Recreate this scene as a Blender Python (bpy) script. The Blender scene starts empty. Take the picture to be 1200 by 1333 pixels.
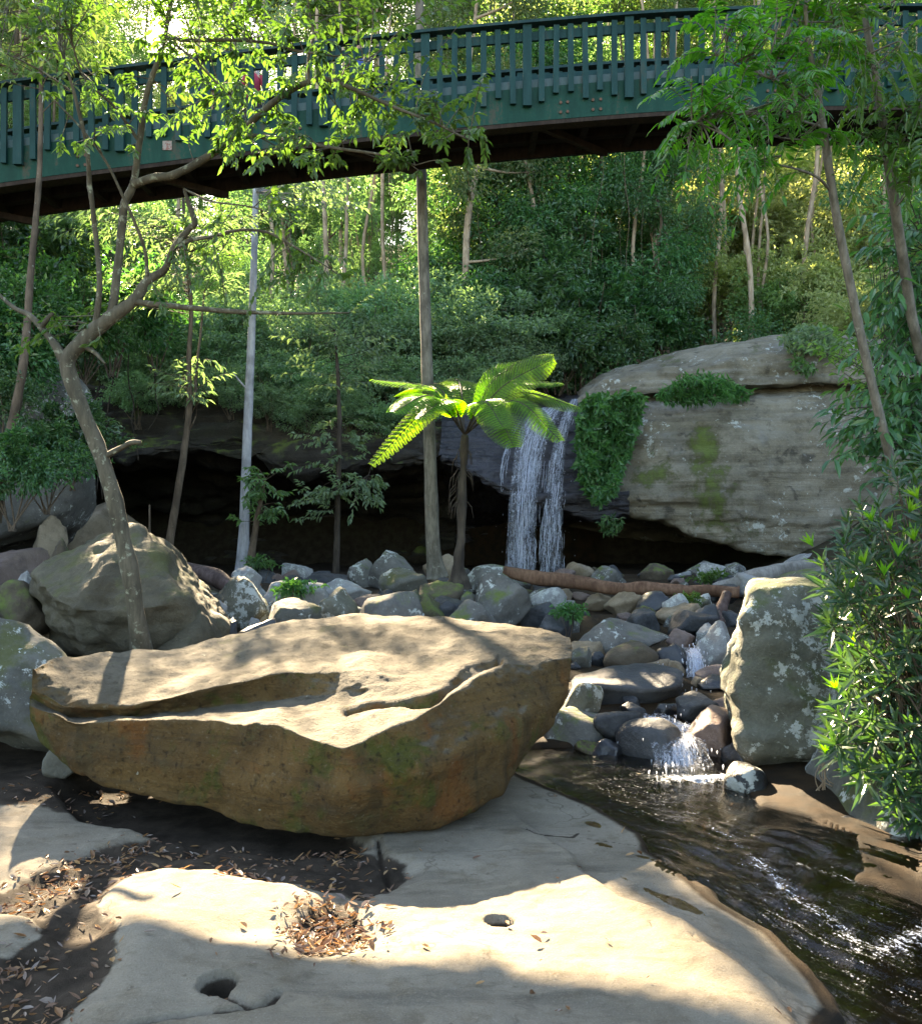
import bpy, bmesh, math, random
import numpy as np
from mathutils import Vector, Matrix, Euler

rnd = random.Random(7)
RS = np.random.RandomState
F, CX, CY, EYE = 1200.0, 600.0, 666.5, 1.6
SC = bpy.context.scene
COL = SC.collection

def P(px, py, D):
    return np.array([(px - CX) / F * D, D, EYE - (py - CY) / F * D])
def G(px, py, z=0.0):
    D = (EYE - z) * F / (py - CY)
    return ((px - CX) / F * D, D)

# ------------------------------------------------------------------ noise
def _h(ix, iy, iz):
    n = (ix * 374761393 + iy * 668265263 + iz * 2147483647 + 1013) & 0xFFFFFFFF
    n = ((n ^ (n >> 13)) * 1274126177) & 0xFFFFFFFF
    n = n ^ (n >> 16)
    return (n & 0xFFFFFF) / float(0xFFFFFF) * 2 - 1
def vnoise(p):
    p = np.asarray(p, float)
    i = np.floor(p).astype(np.int64); f = p - i
    u = f * f * f * (f * (f * 6 - 15) + 10)
    r = 0
    for a in (0, 1):
        for b in (0, 1):
            for c in (0, 1):
                w = (u[:, 0] if a else 1 - u[:, 0]) * (u[:, 1] if b else 1 - u[:, 1]) * (u[:, 2] if c else 1 - u[:, 2])
                r = r + w * _h(i[:, 0] + a, i[:, 1] + b, i[:, 2] + c)
    return r
def fbm(p, octs=4, gain=.5):
    p = np.asarray(p, float); a, r = 1.0, 0
    for k in range(octs):
        r = r + a * vnoise(p * (2.03 ** k) + 17.3 * k); a *= gain
    return r
def sst(a, b, x):
    t = np.clip((x - a) / (b - a), 0, 1)
    return t * t * (3 - 2 * t)

# ------------------------------------------------------------------ meshes and objects
def mesh_np(name, verts, faces, smooth=True):
    """faces: int array (n,k) or a list of such arrays"""
    if not isinstance(faces, (list, tuple)):
        faces = [faces]
    faces = [np.asarray(f, np.int32) for f in faces if len(f)]
    me = bpy.data.meshes.new(name)
    verts = np.asarray(verts, np.float32)
    me.vertices.add(len(verts)); me.vertices.foreach_set('co', verts.ravel())
    nl = sum(f.size for f in faces); nf = sum(len(f) for f in faces)
    me.loops.add(nl); me.loops.foreach_set('vertex_index', np.concatenate([f.ravel() for f in faces]))
    me.polygons.add(nf)
    tot = np.concatenate([np.full(len(f), f.shape[1], np.int32) for f in faces])
    st = np.concatenate([[0], np.cumsum(tot)[:-1]]).astype(np.int32)
    me.polygons.foreach_set('loop_start', st)
    me.polygons.foreach_set('use_smooth', np.full(nf, smooth, bool))
    me.update(calc_edges=True); me.validate()
    return me
def attr(me, name, vals):
    a = me.attributes.new(name, 'FLOAT', 'POINT'); a.data.foreach_set('value', np.asarray(vals, np.float32))

def link(name, me, mat, parent=None, loc=None, rot=None):
    if mat is not None and len(me.materials) == 0:
        me.materials.append(mat)
    o = bpy.data.objects.new(name, me); COL.objects.link(o)
    if parent is not None: o.parent = parent
    if loc is not None: o.location = loc
    if rot is not None: o.rotation_euler = rot
    return o
def tag(o, label=None, cat=None, group=None, kind=None):
    if label: o['label'] = label
    if cat: o['category'] = cat
    if group: o['group'] = group
    if kind: o['kind'] = kind
    return o
def thing(name, label, cat, loc=(0, 0, 0), rz=0, group=None):
    o = bpy.data.objects.new(name, None); COL.objects.link(o)
    o.empty_display_size = .2
    o.location = loc; o.rotation_euler = (0, 0, rz)
    return tag(o, label, cat, group)
def copy_tree(o, parent=None):
    c = o.copy(); COL.objects.link(c); c.parent = parent
    for ch in list(o.children):
        copy_tree(ch, c)
    return c

class MB:
    """collects vertices and faces"""
    def __init__(s): s.v = []; s.f = {}; s.n = 0
    def add(s, v, f):
        v = np.asarray(v, float); f = np.asarray(f, np.int64)
        s.f.setdefault(f.shape[1], []).append(f + s.n); s.v.append(v); s.n += len(v)
        return s
    def mesh(s, name, smooth=True):
        return mesh_np(name, np.concatenate(s.v), [np.concatenate(x) for x in s.f.values()], smooth)
    def box(s, a, b):
        a, b = np.minimum(a, b), np.maximum(a, b)
        v = [(x, y, z) for x in (a[0], b[0]) for y in (a[1], b[1]) for z in (a[2], b[2])]
        return s.add(v, [(0, 1, 3, 2), (4, 6, 7, 5), (0, 4, 5, 1), (2, 3, 7, 6), (0, 2, 6, 4), (1, 5, 7, 3)])
    def hexa(s, v8):
        return s.add(v8, [(0, 1, 3, 2), (4, 6, 7, 5), (0, 4, 5, 1), (2, 3, 7, 6), (0, 2, 6, 4), (1, 5, 7, 3)])
    def tube(s, pts, rad, seg=8, jit=0.0, seed=0, fine=0, cap=True):
        pts = np.asarray(pts, float); rad = np.broadcast_to(np.asarray(rad, float), (len(pts),)).copy()
        if fine: pts, rad = smooth_path(pts, rad, fine)
        n = len(pts)
        t = np.gradient(pts, axis=0); t /= np.linalg.norm(t, axis=1, keepdims=True) + 1e-12
        ref = np.array([0.0, 1, 0]) if abs(t[0] @ np.array([0, 1.0, 0])) < .8 else np.array([1.0, 0, 0])
        us = []; u = ref - (ref @ t[0]) * t[0]; u /= np.linalg.norm(u)
        for k in range(n):
            u = u - (u @ t[k]) * t[k]; u /= np.linalg.norm(u) + 1e-12; us.append(u)
        us = np.array(us); ws = np.cross(t, us)
        a = np.linspace(0, 2 * np.pi, seg, endpoint=False)
        ring = us[:, None, :] * np.cos(a)[None, :, None] + ws[:, None, :] * np.sin(a)[None, :, None]
        rr = np.repeat(rad[:, None], seg, 1)
        if jit:
            q = (pts[:, None, :] + ring * rad[:, None, None] * 2).reshape(-1, 3)
            rr = rr * (1 + jit * fbm(q * 3.0 / max(rad.max(), .02) * .12 + seed * 3.1, 3).reshape(n, seg))
        v = (pts[:, None, :] + ring * rr[:, :, None]).reshape(-1, 3)
        k = np.arange(n - 1)[:, None] * seg; j = np.arange(seg)[None, :]; j2 = (j + 1) % seg
        f = np.stack([k + j, k + j2, k + seg + j2, k + seg + j], -1).reshape(-1, 4)
        s.add(v, f)
        if cap and seg > 3:
            b = s.n - n * seg
            for base, P0 in ((b, pts[0]), (b + (n - 1) * seg, pts[-1])):
                s.v.append(P0[None, :].copy()); c = s.n; s.n += 1
                jj = np.arange(seg)
                s.f.setdefault(3, []).append(np.stack([base + jj, base + (jj + 1) % seg, np.full(seg, c)], 1))
        return s

def smooth_path(pts, rad=None, n=6):
    pts = np.asarray(pts, float); m = len(pts)
    if rad is None: rad = np.ones(m)
    ext = np.vstack([2 * pts[0] - pts[1], pts, 2 * pts[-1] - pts[-2]])
    out, ro = [], []
    for i in range(m - 1):
        p0, p1, p2, p3 = ext[i:i + 4]
        for t in np.linspace(0, 1, n, endpoint=False):
            out.append(.5 * ((2 * p1) + (p2 - p0) * t + (2 * p0 - 5 * p1 + 4 * p2 - p3) * t * t + (3 * p1 - p0 - 3 * p2 + p3) * t ** 3))
            ro.append(rad[i] * (1 - t) + rad[i + 1] * t)
    out.append(pts[-1]); ro.append(rad[-1])
    return np.array(out), np.array(ro)

def loft(rows, nu, nv, closed=False, smooth=2, caps=False):
    """rows: list of rows (equal lengths) of 3D points -> fine grid of vertices (nv rows, nu columns)"""
    C = np.asarray(rows, float)
    if closed: C = np.concatenate([C, C[:1]], 0)
    R, K = C.shape[:2]
    u = np.linspace(0, K - 1, nu); i = np.minimum(u.astype(int), K - 2); t = (u - i)[None, :, None]
    X = C[:, i] * (1 - t) + C[:, i + 1] * t
    if closed: v = np.linspace(0, R - 1, nv, endpoint=False)
    else: v = np.linspace(0, R - 1, nv)
    i = np.minimum(v.astype(int), R - 2); t = (v - i)[:, None, None]
    X = X[i] * (1 - t) + X[i + 1] * t
    for _ in range(smooth):
        Y = X.copy()
        if closed: Y = (np.roll(X, 1, 0) + 2 * X + np.roll(X, -1, 0)) / 4
        else: Y[1:-1] = (X[:-2] + 2 * X[1:-1] + X[2:]) / 4
        Z = Y.copy(); Z[:, 1:-1] = (Y[:, :-2] + 2 * Y[:, 1:-1] + Y[:, 2:]) / 4
        X = Z
    n, m = X.shape[:2]
    idx = np.arange(n * m).reshape(n, m)
    if closed: a = idx; b = np.roll(idx, -1, 0)
    else: a = idx[:-1]; b = idx[1:]
    f = np.stack([a[:, :-1], a[:, 1:], b[:, 1:], b[:, :-1]], -1).reshape(-1, 4)
    return X.reshape(-1, 3), f, idx
def vnormals(v, f):
    n = np.zeros_like(v)
    fn = np.cross(v[f[:, 1]] - v[f[:, 0]], v[f[:, -1]] - v[f[:, 0]])
    for k in range(f.shape[1]): np.add.at(n, f[:, k], fn)
    return n / (np.linalg.norm(n, axis=1, keepdims=True) + 1e-12)

_ico = {}
def ico(sub):
    if sub not in _ico:
        bm = bmesh.new(); bmesh.ops.create_icosphere(bm, subdivisions=sub, radius=1)
        v = np.array([x.co[:] for x in bm.verts]); f = np.array([[l.index for l in q.verts] for q in bm.faces]); bm.free()
        _ico[sub] = (v / np.linalg.norm(v, axis=1, keepdims=True), f)
    return _ico[sub]
def hull_planes(pts):
    bm = bmesh.new()
    for p in pts: bm.verts.new(p)
    bmesh.ops.convex_hull(bm, input=bm.verts); c = np.mean([v.co[:] for v in bm.verts], 0); o = []
    for fc_ in bm.faces:
        n = np.array(fc_.normal[:]); h = n @ (np.array(fc_.verts[0].co[:]) - c)
        if h < 0: n, h = -n, -h
        if h > 1e-3: o.append((*n, h))
    bm.free(); return c, np.array(o)
def hull_rock(seed, pts, sub=6, p=40, rough=.02):
    c, pl = hull_planes(pts); d, f = ico(sub); ext = np.ptp(np.array(pts), axis=0); dd_ = norm(d * ext)
    q = []
    for row in pl:      # merge nearly equal planes
        if not any(np.dot(row[:3], o[:3]) > .985 and abs(row[3] - o[3]) < .05 for o in q): q.append(row)
    pl = np.array(q); t = np.maximum(dd_ @ pl[:, :3].T / pl[:, 3], 1e-6); v = dd_ * ((t ** p).sum(1) ** (-1 / p))[:, None]
    s = ext.mean() / 2; nn = vnormals(v, f); q = v / s + seed * 1.7
    v = v + nn * s * (rough * 2.2 * fbm(q * 1.5, 3) + rough * fbm(q * 4.5, 4) + rough * .8 * fbm(q * np.array([1.5, 1.5, 9]), 3))[:, None]
    return c, v, f
def rock_geo(seed, dims, planes=None, npl=15, p=11, sub=4, rough=.06, jitter=.30):
    d, f = ico(sub); r = RS(seed)
    if planes is None:
        n = r.normal(size=(npl, 3)); n /= np.linalg.norm(n, axis=1, keepdims=True); h = 1 - jitter + 2 * jitter * r.rand(npl)
        ax = np.array([(1, 0, 0), (-1, 0, 0), (0, 1, 0), (0, -1, 0), (0, 0, 1), (0, 0, -1.0)])
        Q, _ = np.linalg.qr(r.normal(size=(3, 3))); n = np.concatenate([n, ax @ Q.T]); h = np.concatenate([h, r.uniform(.85, 1.15, 6)])
    else:
        q = np.array(planes, float); n = q[:, :3] / np.linalg.norm(q[:, :3], axis=1, keepdims=True); h = q[:, 3]
    t = np.maximum(d @ n.T / h, 1e-6)
    v = d * ((t ** p).sum(1) ** (-1 / p))[:, None]
    lo, hi = v.min(0), v.max(0); v = (v - (lo + hi) / 2) / ((hi - lo) / 2)
    dims = np.asarray(dims, float); s = dims.mean(); v = v * dims
    q = v / s + seed * 1.7
    nn = vnormals(v, f)
    v = v + nn * s * (rough * fbm(q * 1.6, 3) + rough * .45 * fbm(q * 5, 3))[:, None]
    return v, f

# ------------------------------------------------------------------ leaves
def norm(a): return a / (np.linalg.norm(a, axis=-1, keepdims=True) + 1e-12)
def leaf_geo(pos, ax, nr, L, W, fold=.25, droop=.15, detail=0):
    """folded leaf blades; returns verts, tri faces"""
    pos = np.asarray(pos, float); n = len(pos); ax = norm(np.asarray(ax, float)); nr = np.asarray(nr, float)
    sd = norm(np.cross(ax, nr)); nr = np.cross(sd, ax)
    L = np.broadcast_to(L, (n,))[:, None]; W = np.broadcast_to(W, (n,))[:, None]
    if detail == 0:
        v = np.stack([pos, pos + ax * L * .45 + sd * W * .5 + nr * W * fold, pos + ax * L - nr * L * droop, pos + ax * L * .45 - sd * W * .5 + nr * W * fold], 1).reshape(-1, 3)
        b = np.arange(n)[:, None] * 4
        f = np.concatenate([b + np.array([[0, 1, 2]]), b + np.array([[0, 2, 3]])], 0)
        return v, f
    c = lambda t, s, up: pos + ax * L * t + sd * W * s + nr * (W * up * fold - L * droop * t * t)
    v = np.stack([c(0, 0, 0), c(.22, .36, 1), c(.22, 0, 0), c(.22, -.36, 1), c(.58, .42, 1), c(.58, 0, 0), c(.58, -.42, 1), c(1, 0, 0)], 1).reshape(-1, 3)
    b = np.arange(n)[:, None] * 8
    tri = np.array([[0, 1, 2], [0, 2, 3], [1, 4, 5], [1, 5, 2], [2, 5, 6], [2, 6, 3], [4, 7, 5], [5, 7, 6]])
    f = np.concatenate([b + t[None, :] for t in tri], 0)
    return v, f
def rand_dirs(r, n):
    a = r.normal(size=(n, 3)); return norm(a)

# ------------------------------------------------------------------ node helpers
def new_mat(name):
    m = bpy.data.materials.new(name); m.use_nodes = True
    nt = m.node_tree; nt.nodes.clear(); return m, nt
def N(nt, typ, ins=None, **props):
    n = nt.nodes.new('ShaderNode' + typ)
    for k, v in props.items(): setattr(n, k, v)
    for k, v in (ins or {}).items():
        s = n.inputs[k]
        if isinstance(v, bpy.types.NodeSocket): nt.links.new(v, s)
        else: s.default_value = v
    return n
def rgba(c): return (c[0], c[1], c[2], 1)
def mixc(nt, fac, a, b, blend='MIX'):
    n = nt.nodes.new('ShaderNodeMix'); n.data_type = 'RGBA'; n.blend_type = blend
    for s, v in ((n.inputs[0], fac), (n.inputs[6], a), (n.inputs[7], b)):
        if isinstance(v, bpy.types.NodeSocket): nt.links.new(v, s)
        else: s.default_value = v if not isinstance(v, (tuple, list)) else rgba(v)
    return n.outputs[2]
def mth(nt, op, a, b=0.0, clamp=False):
    n = N(nt, 'Math', {0: a, 1: b}, operation=op); n.use_clamp = clamp; return n.outputs[0]
def ramp(nt, fac, lo, hi, a=0.0, b=1.0):
    return N(nt, 'MapRange', {'Value': fac, 'From Min': lo, 'From Max': hi, 'To Min': a, 'To Max': b}, interpolation_type='SMOOTHSTEP').outputs[0]
def noise(nt, vec, scale, detail=5, rough=.55, dist=0.0):
    return N(nt, 'TexNoise', {'Vector': vec, 'Scale': scale, 'Detail': detail, 'Roughness': rough, 'Distortion': dist}).outputs[0]
def objco(nt, world=False, stretch=None):
    if world: v = N(nt, 'NewGeometry').outputs['Position']
    else:
        tc = N(nt, 'TexCoord').outputs['Object']; oi = N(nt, 'ObjectInfo').outputs['Random']
        off = N(nt, 'CombineXYZ', {0: mth(nt, 'MULTIPLY', oi, 57.0), 1: mth(nt, 'MULTIPLY', oi, 91.0), 2: mth(nt, 'MULTIPLY', oi, 33.0)}).outputs[0]
        v = N(nt, 'VectorMath', {0: tc, 1: off}, operation='ADD').outputs[0]
    if stretch: v = N(nt, 'VectorMath', {0: v, 1: stretch}, operation='MULTIPLY').outputs[0]
    return v
def out(nt, sh): nt.links.new(sh, N(nt, 'OutputMaterial').inputs[0])
def bsdf(nt, **k):
    ins = {}
    for a, b in k.items(): ins[a.replace('_', ' ')] = b if not (isinstance(b, tuple) and len(b) == 3) else rgba(b)
    return N(nt, 'BsdfPrincipled', ins)

def rock_mat(name, a, b, patches=(), lichen=0.0, moss=0.0, mosscol=(.10, .13, .03), rough=.85, bump=.5, scale=1.0, spec=.3, world=False, strata=0.0, k=.66):
    a, b = tuple(x * k for x in a), tuple(x * k for x in b); patches = [(tuple(x * k for x in p[0]),) + tuple(p[1:]) for p in patches]; mosscol = tuple(x * k for x in mosscol)
    m, nt = new_mat(name); co = objco(nt, world)
    n1 = noise(nt, co, 1.7 * scale, 6, .6); n2 = noise(nt, co, 7 * scale, 6, .65); n3 = noise(nt, co, 38 * scale, 5, .7)
    c = mixc(nt, ramp(nt, n1, .3, .7), a, b)
    c = mixc(nt, mth(nt, 'MULTIPLY', ramp(nt, n2, .45, .72), .55), c, tuple(x * .55 for x in a))
    c = mixc(nt, mth(nt, 'MULTIPLY', ramp(nt, n3, .5, .75), .35), c, tuple(min(.5, x * 1.7) for x in b))
    for col, sc, lo, hi, amt in patches:
        c = mixc(nt, mth(nt, 'MULTIPLY', ramp(nt, noise(nt, co, sc, 6, .6, .4), lo, hi), amt), c, col)
    h = mth(nt, 'ADD', mth(nt, 'MULTIPLY', n2, .6), mth(nt, 'MULTIPLY', n3, .4))
    if strata:
        cs = N(nt, 'VectorMath', {0: co, 1: (.35, .35, 6.5)}, operation='MULTIPLY').outputs[0]
        st = noise(nt, cs, 1.3 * scale, 5, .6, .3)
        h = mth(nt, 'ADD', h, mth(nt, 'MULTIPLY', st, strata * 2))
        c = mixc(nt, mth(nt, 'MULTIPLY', ramp(nt, st, .5, .62), .5 * min(1, strata)), c, tuple(x * .4 for x in a))
    if moss:
        nz = N(nt, 'SeparateXYZ', {0: N(nt, 'NewGeometry').outputs['Normal']}).outputs[2]
        mm = mth(nt, 'ADD', noise(nt, co, 2.6 * scale, 6, .65), mth(nt, 'MULTIPLY', nz, .12))
        mv = mixc(nt, n3, mosscol, tuple(x * 1.8 for x in mosscol))
        c = mixc(nt, ramp(nt, mm, .62 - .2 * moss, .78 - .2 * moss), c, mv)
    if lichen:
        vo = N(nt, 'TexVoronoi', {'Vector': co, 'Scale': 9 * scale}).outputs['Distance']
        lm = mth(nt, 'ADD', noise(nt, co, 11 * scale, 6, .75), mth(nt, 'ADD', mth(nt, 'MULTIPLY', noise(nt, co, 1.8 * scale, 3), .7), mth(nt, 'MULTIPLY', vo, -.12)))
        c = mixc(nt, mth(nt, 'MULTIPLY', ramp(nt, lm, .95 - .18 * lichen, 1.0 - .18 * lichen), .85), c, (.42, .44, .40))
    bp = N(nt, 'Bump', {'Strength': bump, 'Distance': .05, 'Height': h})
    s = bsdf(nt, Base_Color=c, Roughness=rough, Normal=bp.outputs[0]); s.inputs['Specular IOR Level'].default_value = spec
    out(nt, s.outputs[0]); return m

def leaf_mat(name, a, b, trans=None, tw=.42, gloss=.35, spec=.5, objvar=.35):
    m, nt = new_mat(name)
    isl = N(nt, 'NewGeometry').outputs['Random Per Island']; oi = N(nt, 'ObjectInfo').outputs['Random']
    c = mixc(nt, isl, a, b)
    hs = N(nt, 'HueSaturation', {'Hue': mth(nt, 'ADD', .485, mth(nt, 'MULTIPLY', oi, .03)), 'Saturation': mth(nt, 'ADD', 1 - objvar * .4, mth(nt, 'MULTIPLY', oi, objvar * .6)), 'Value': mth(nt, 'ADD', 1 - objvar * .5, mth(nt, 'MULTIPLY', oi, objvar)), 'Color': c}).outputs[0]
    s = bsdf(nt, Base_Color=hs, Roughness=gloss); s.inputs['Specular IOR Level'].default_value = spec
    tcol = mixc(nt, 1.0, hs, trans or (1.9, 1.9, .7), 'MULTIPLY')
    t = N(nt, 'BsdfTranslucent', {'Color': tcol})
    mx = N(nt, 'MixShader', {0: tw, 1: s.outputs[0], 2: t.outputs[0]})
    out(nt, mx.outputs[0]); return m
def bark_mat(name, a, b, lich=0.0, bump=.6, lcol=(.42, .45, .36)):
    m, nt = new_mat(name); co = objco(nt); cs = N(nt, 'VectorMath', {0: co, 1: (1, 1, .22)}, operation='MULTIPLY').outputs[0]
    n1 = noise(nt, cs, 22, 6, .65); n2 = noise(nt, co, 3, 4, .6)
    c = mixc(nt, ramp(nt, n1, .3, .7), a, b); c = mixc(nt, mth(nt, 'MULTIPLY', ramp(nt, n2, .45, .7), .6), c, tuple(x * .5 for x in a))
    if lich:
        lm = noise(nt, co, 15, 6, .65, .3)
        c = mixc(nt, mth(nt, 'MULTIPLY', ramp(nt, lm, .68 - .14 * lich, .76 - .14 * lich), .65), c, lcol)
    bp = N(nt, 'Bump', {'Strength': bump, 'Distance': .01, 'Height': n1})
    s = bsdf(nt, Base_Color=c, Roughness=.85, Normal=bp.outputs[0]); s.inputs['Specular IOR Level'].default_value = .2
    out(nt, s.outputs[0]); return m
# ================================================================== camera, sky, sun
cam = bpy.data.cameras.new('camera'); co_ = bpy.data.objects.new('camera', cam); COL.objects.link(co_)
co_.location = (0, 0, EYE); co_.rotation_euler = (math.radians(90), 0, 0)
cam.sensor_fit = 'VERTICAL'; cam.sensor_height = 24; cam.lens = F / 1333 * 24; cam.clip_end = 2000; cam.clip_start = .05
SC.camera = co_
SUN_EL, SUN_AZ = math.radians(31.5), math.radians(20)      # azimuth to the left of straight ahead (+Y)
SD = np.array([-math.sin(SUN_AZ) * math.cos(SUN_EL), math.cos(SUN_AZ) * math.cos(SUN_EL), math.sin(SUN_EL)])
w = bpy.data.worlds.new('World'); SC.world = w; w.use_nodes = True
nt = w.node_tree; nt.nodes.clear()
sky = N(nt, 'TexSky', sky_type='NISHITA'); sky.sun_disc = False; sky.sun_elevation = SUN_EL; sky.sun_rotation = -SUN_AZ
bg = N(nt, 'Background', {0: sky.outputs[0], 1: .075}); nt.links.new(bg.outputs[0], N(nt, 'OutputWorld').inputs[0])
sl = bpy.data.lights.new('sun', 'SUN'); sl.energy = 5.0; sl.angle = math.radians(.55); sl.color = (1, .86, .66)
so = bpy.data.objects.new('sun', sl); COL.objects.link(so); so.location = (-10, 30, 30)
so.rotation_euler = Vector(SD).to_track_quat('Z', 'Y').to_euler()
SC.view_settings.view_transform = 'Standard'; SC.view_settings.look = 'None'; SC.view_settings.gamma = 1
SC.view_settings.exposure = 3.6
SC.view_settings.use_white_balance = True; SC.view_settings.white_balance_temperature = 7600; SC.view_settings.white_balance_tint = 10
cy = SC.cycles
cy.max_bounces = 8; cy.diffuse_bounces = 4; cy.glossy_bounces = 3; cy.transmission_bounces = 4; cy.transparent_max_bounces = 12
cy.caustics_reflective = False; cy.caustics_refractive = False; cy.sample_clamp_indirect = 6
cy.use_denoising = True

# ================================================================== ground
def seg_dist(x, y, poly, closed=False):
    p = np.array(poly, float)
    if closed: p = np.vstack([p, p[:1]])
    d = np.full(x.shape, 1e9)
    for (ax, ay), (bx, by) in zip(p[:-1], p[1:]):
        dx, dy = bx - ax, by - ay
        t = np.clip(((x - ax) * dx + (y - ay) * dy) / (dx * dx + dy * dy + 1e-12), 0, 1)
        d = np.minimum(d, np.hypot(x - ax - t * dx, y - ay - t * dy))
    return d
def inside(x, y, poly):
    p = np.array(poly, float); r = np.zeros(x.shape, bool); j = len(p) - 1
    for i in range(len(p)):
        c = ((p[i, 1] > y) != (p[j, 1] > y)) & (x < (p[j, 0] - p[i, 0]) * (y - p[i, 1]) / (p[j, 1] - p[i, 1] + 1e-12) + p[i, 0])
        r ^= c; j = i
    return r
def sdist(x, y, poly):            # negative inside
    d = seg_dist(x, y, poly, True); return np.where(inside(x, y, poly), -d, d)

WATER = [G(*q) for q in ((640, 975), (670, 1000), (715, 1018), (765, 1037), (830, 1072), (845, 1096), (930, 1152), (1000, 1178), (1062, 1230), (1084, 1262), (1062, 1282), (1100, 1306), (1150, 1336), (1290, 1420),
    (1700, 1420), (1600, 1230), (1350, 1185), (1220, 1150), (1130, 1120), (1110, 1075), (1060, 1050), (1000, 1035), (960, 1000), (950, 960), (900, 950), (800, 960), (700, 960))]
ULINE = [G(*q) for q in ((642, 1036), (690, 1072), (735, 1104), (748, 1130), (800, 1166), (880, 1198), (970, 1238), (1052, 1279), (1150, 1333), (1300, 1412), (1500, 1500))]
GULLY = [G(*q) for q in ((-500, 1130), (-120, 1120), (0, 1152), (60, 1128), (110, 1108), (170, 1085), (250, 1080), (400, 1090), (490, 1100), (512, 1120), (520, 1150), (475, 1162), (425, 1160), (380, 1150), (330, 1143), (240, 1138),
    (217, 1127), (150, 1142), (108, 1180), (165, 1215), (148, 1262), (100, 1322), (60, 1410), (-400, 1410))]
ISLE = [G(*q) for q in ((-160, 1185), (0, 1190), (32, 1204), (38, 1225), (10, 1242), (-160, 1260))]
LITTERBACK = [(-5.2, 4.9), (-2.0, 5.0), (-1.9, 5.6), (-2.4, 6.6), (-5.2, 7.0)]
UNDERROCK = [G(*q) for q in ((70, 1020), (130, 1000), (300, 1010), (450, 1060), (480, 1092), (380, 1096), (250, 1082), (110, 1060))]

def water_z(x, y):
    z = -.055 - .13 * (1 - sst(2.9, 4.75, y)) * sst(.8, 1.3, x)
    return z + .012 * vnoise(np.stack([x * 5, y * 3, x * 0], -1).reshape(-1, 3)).reshape(x.shape) * sst(5.6, 4.6, y)

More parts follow.
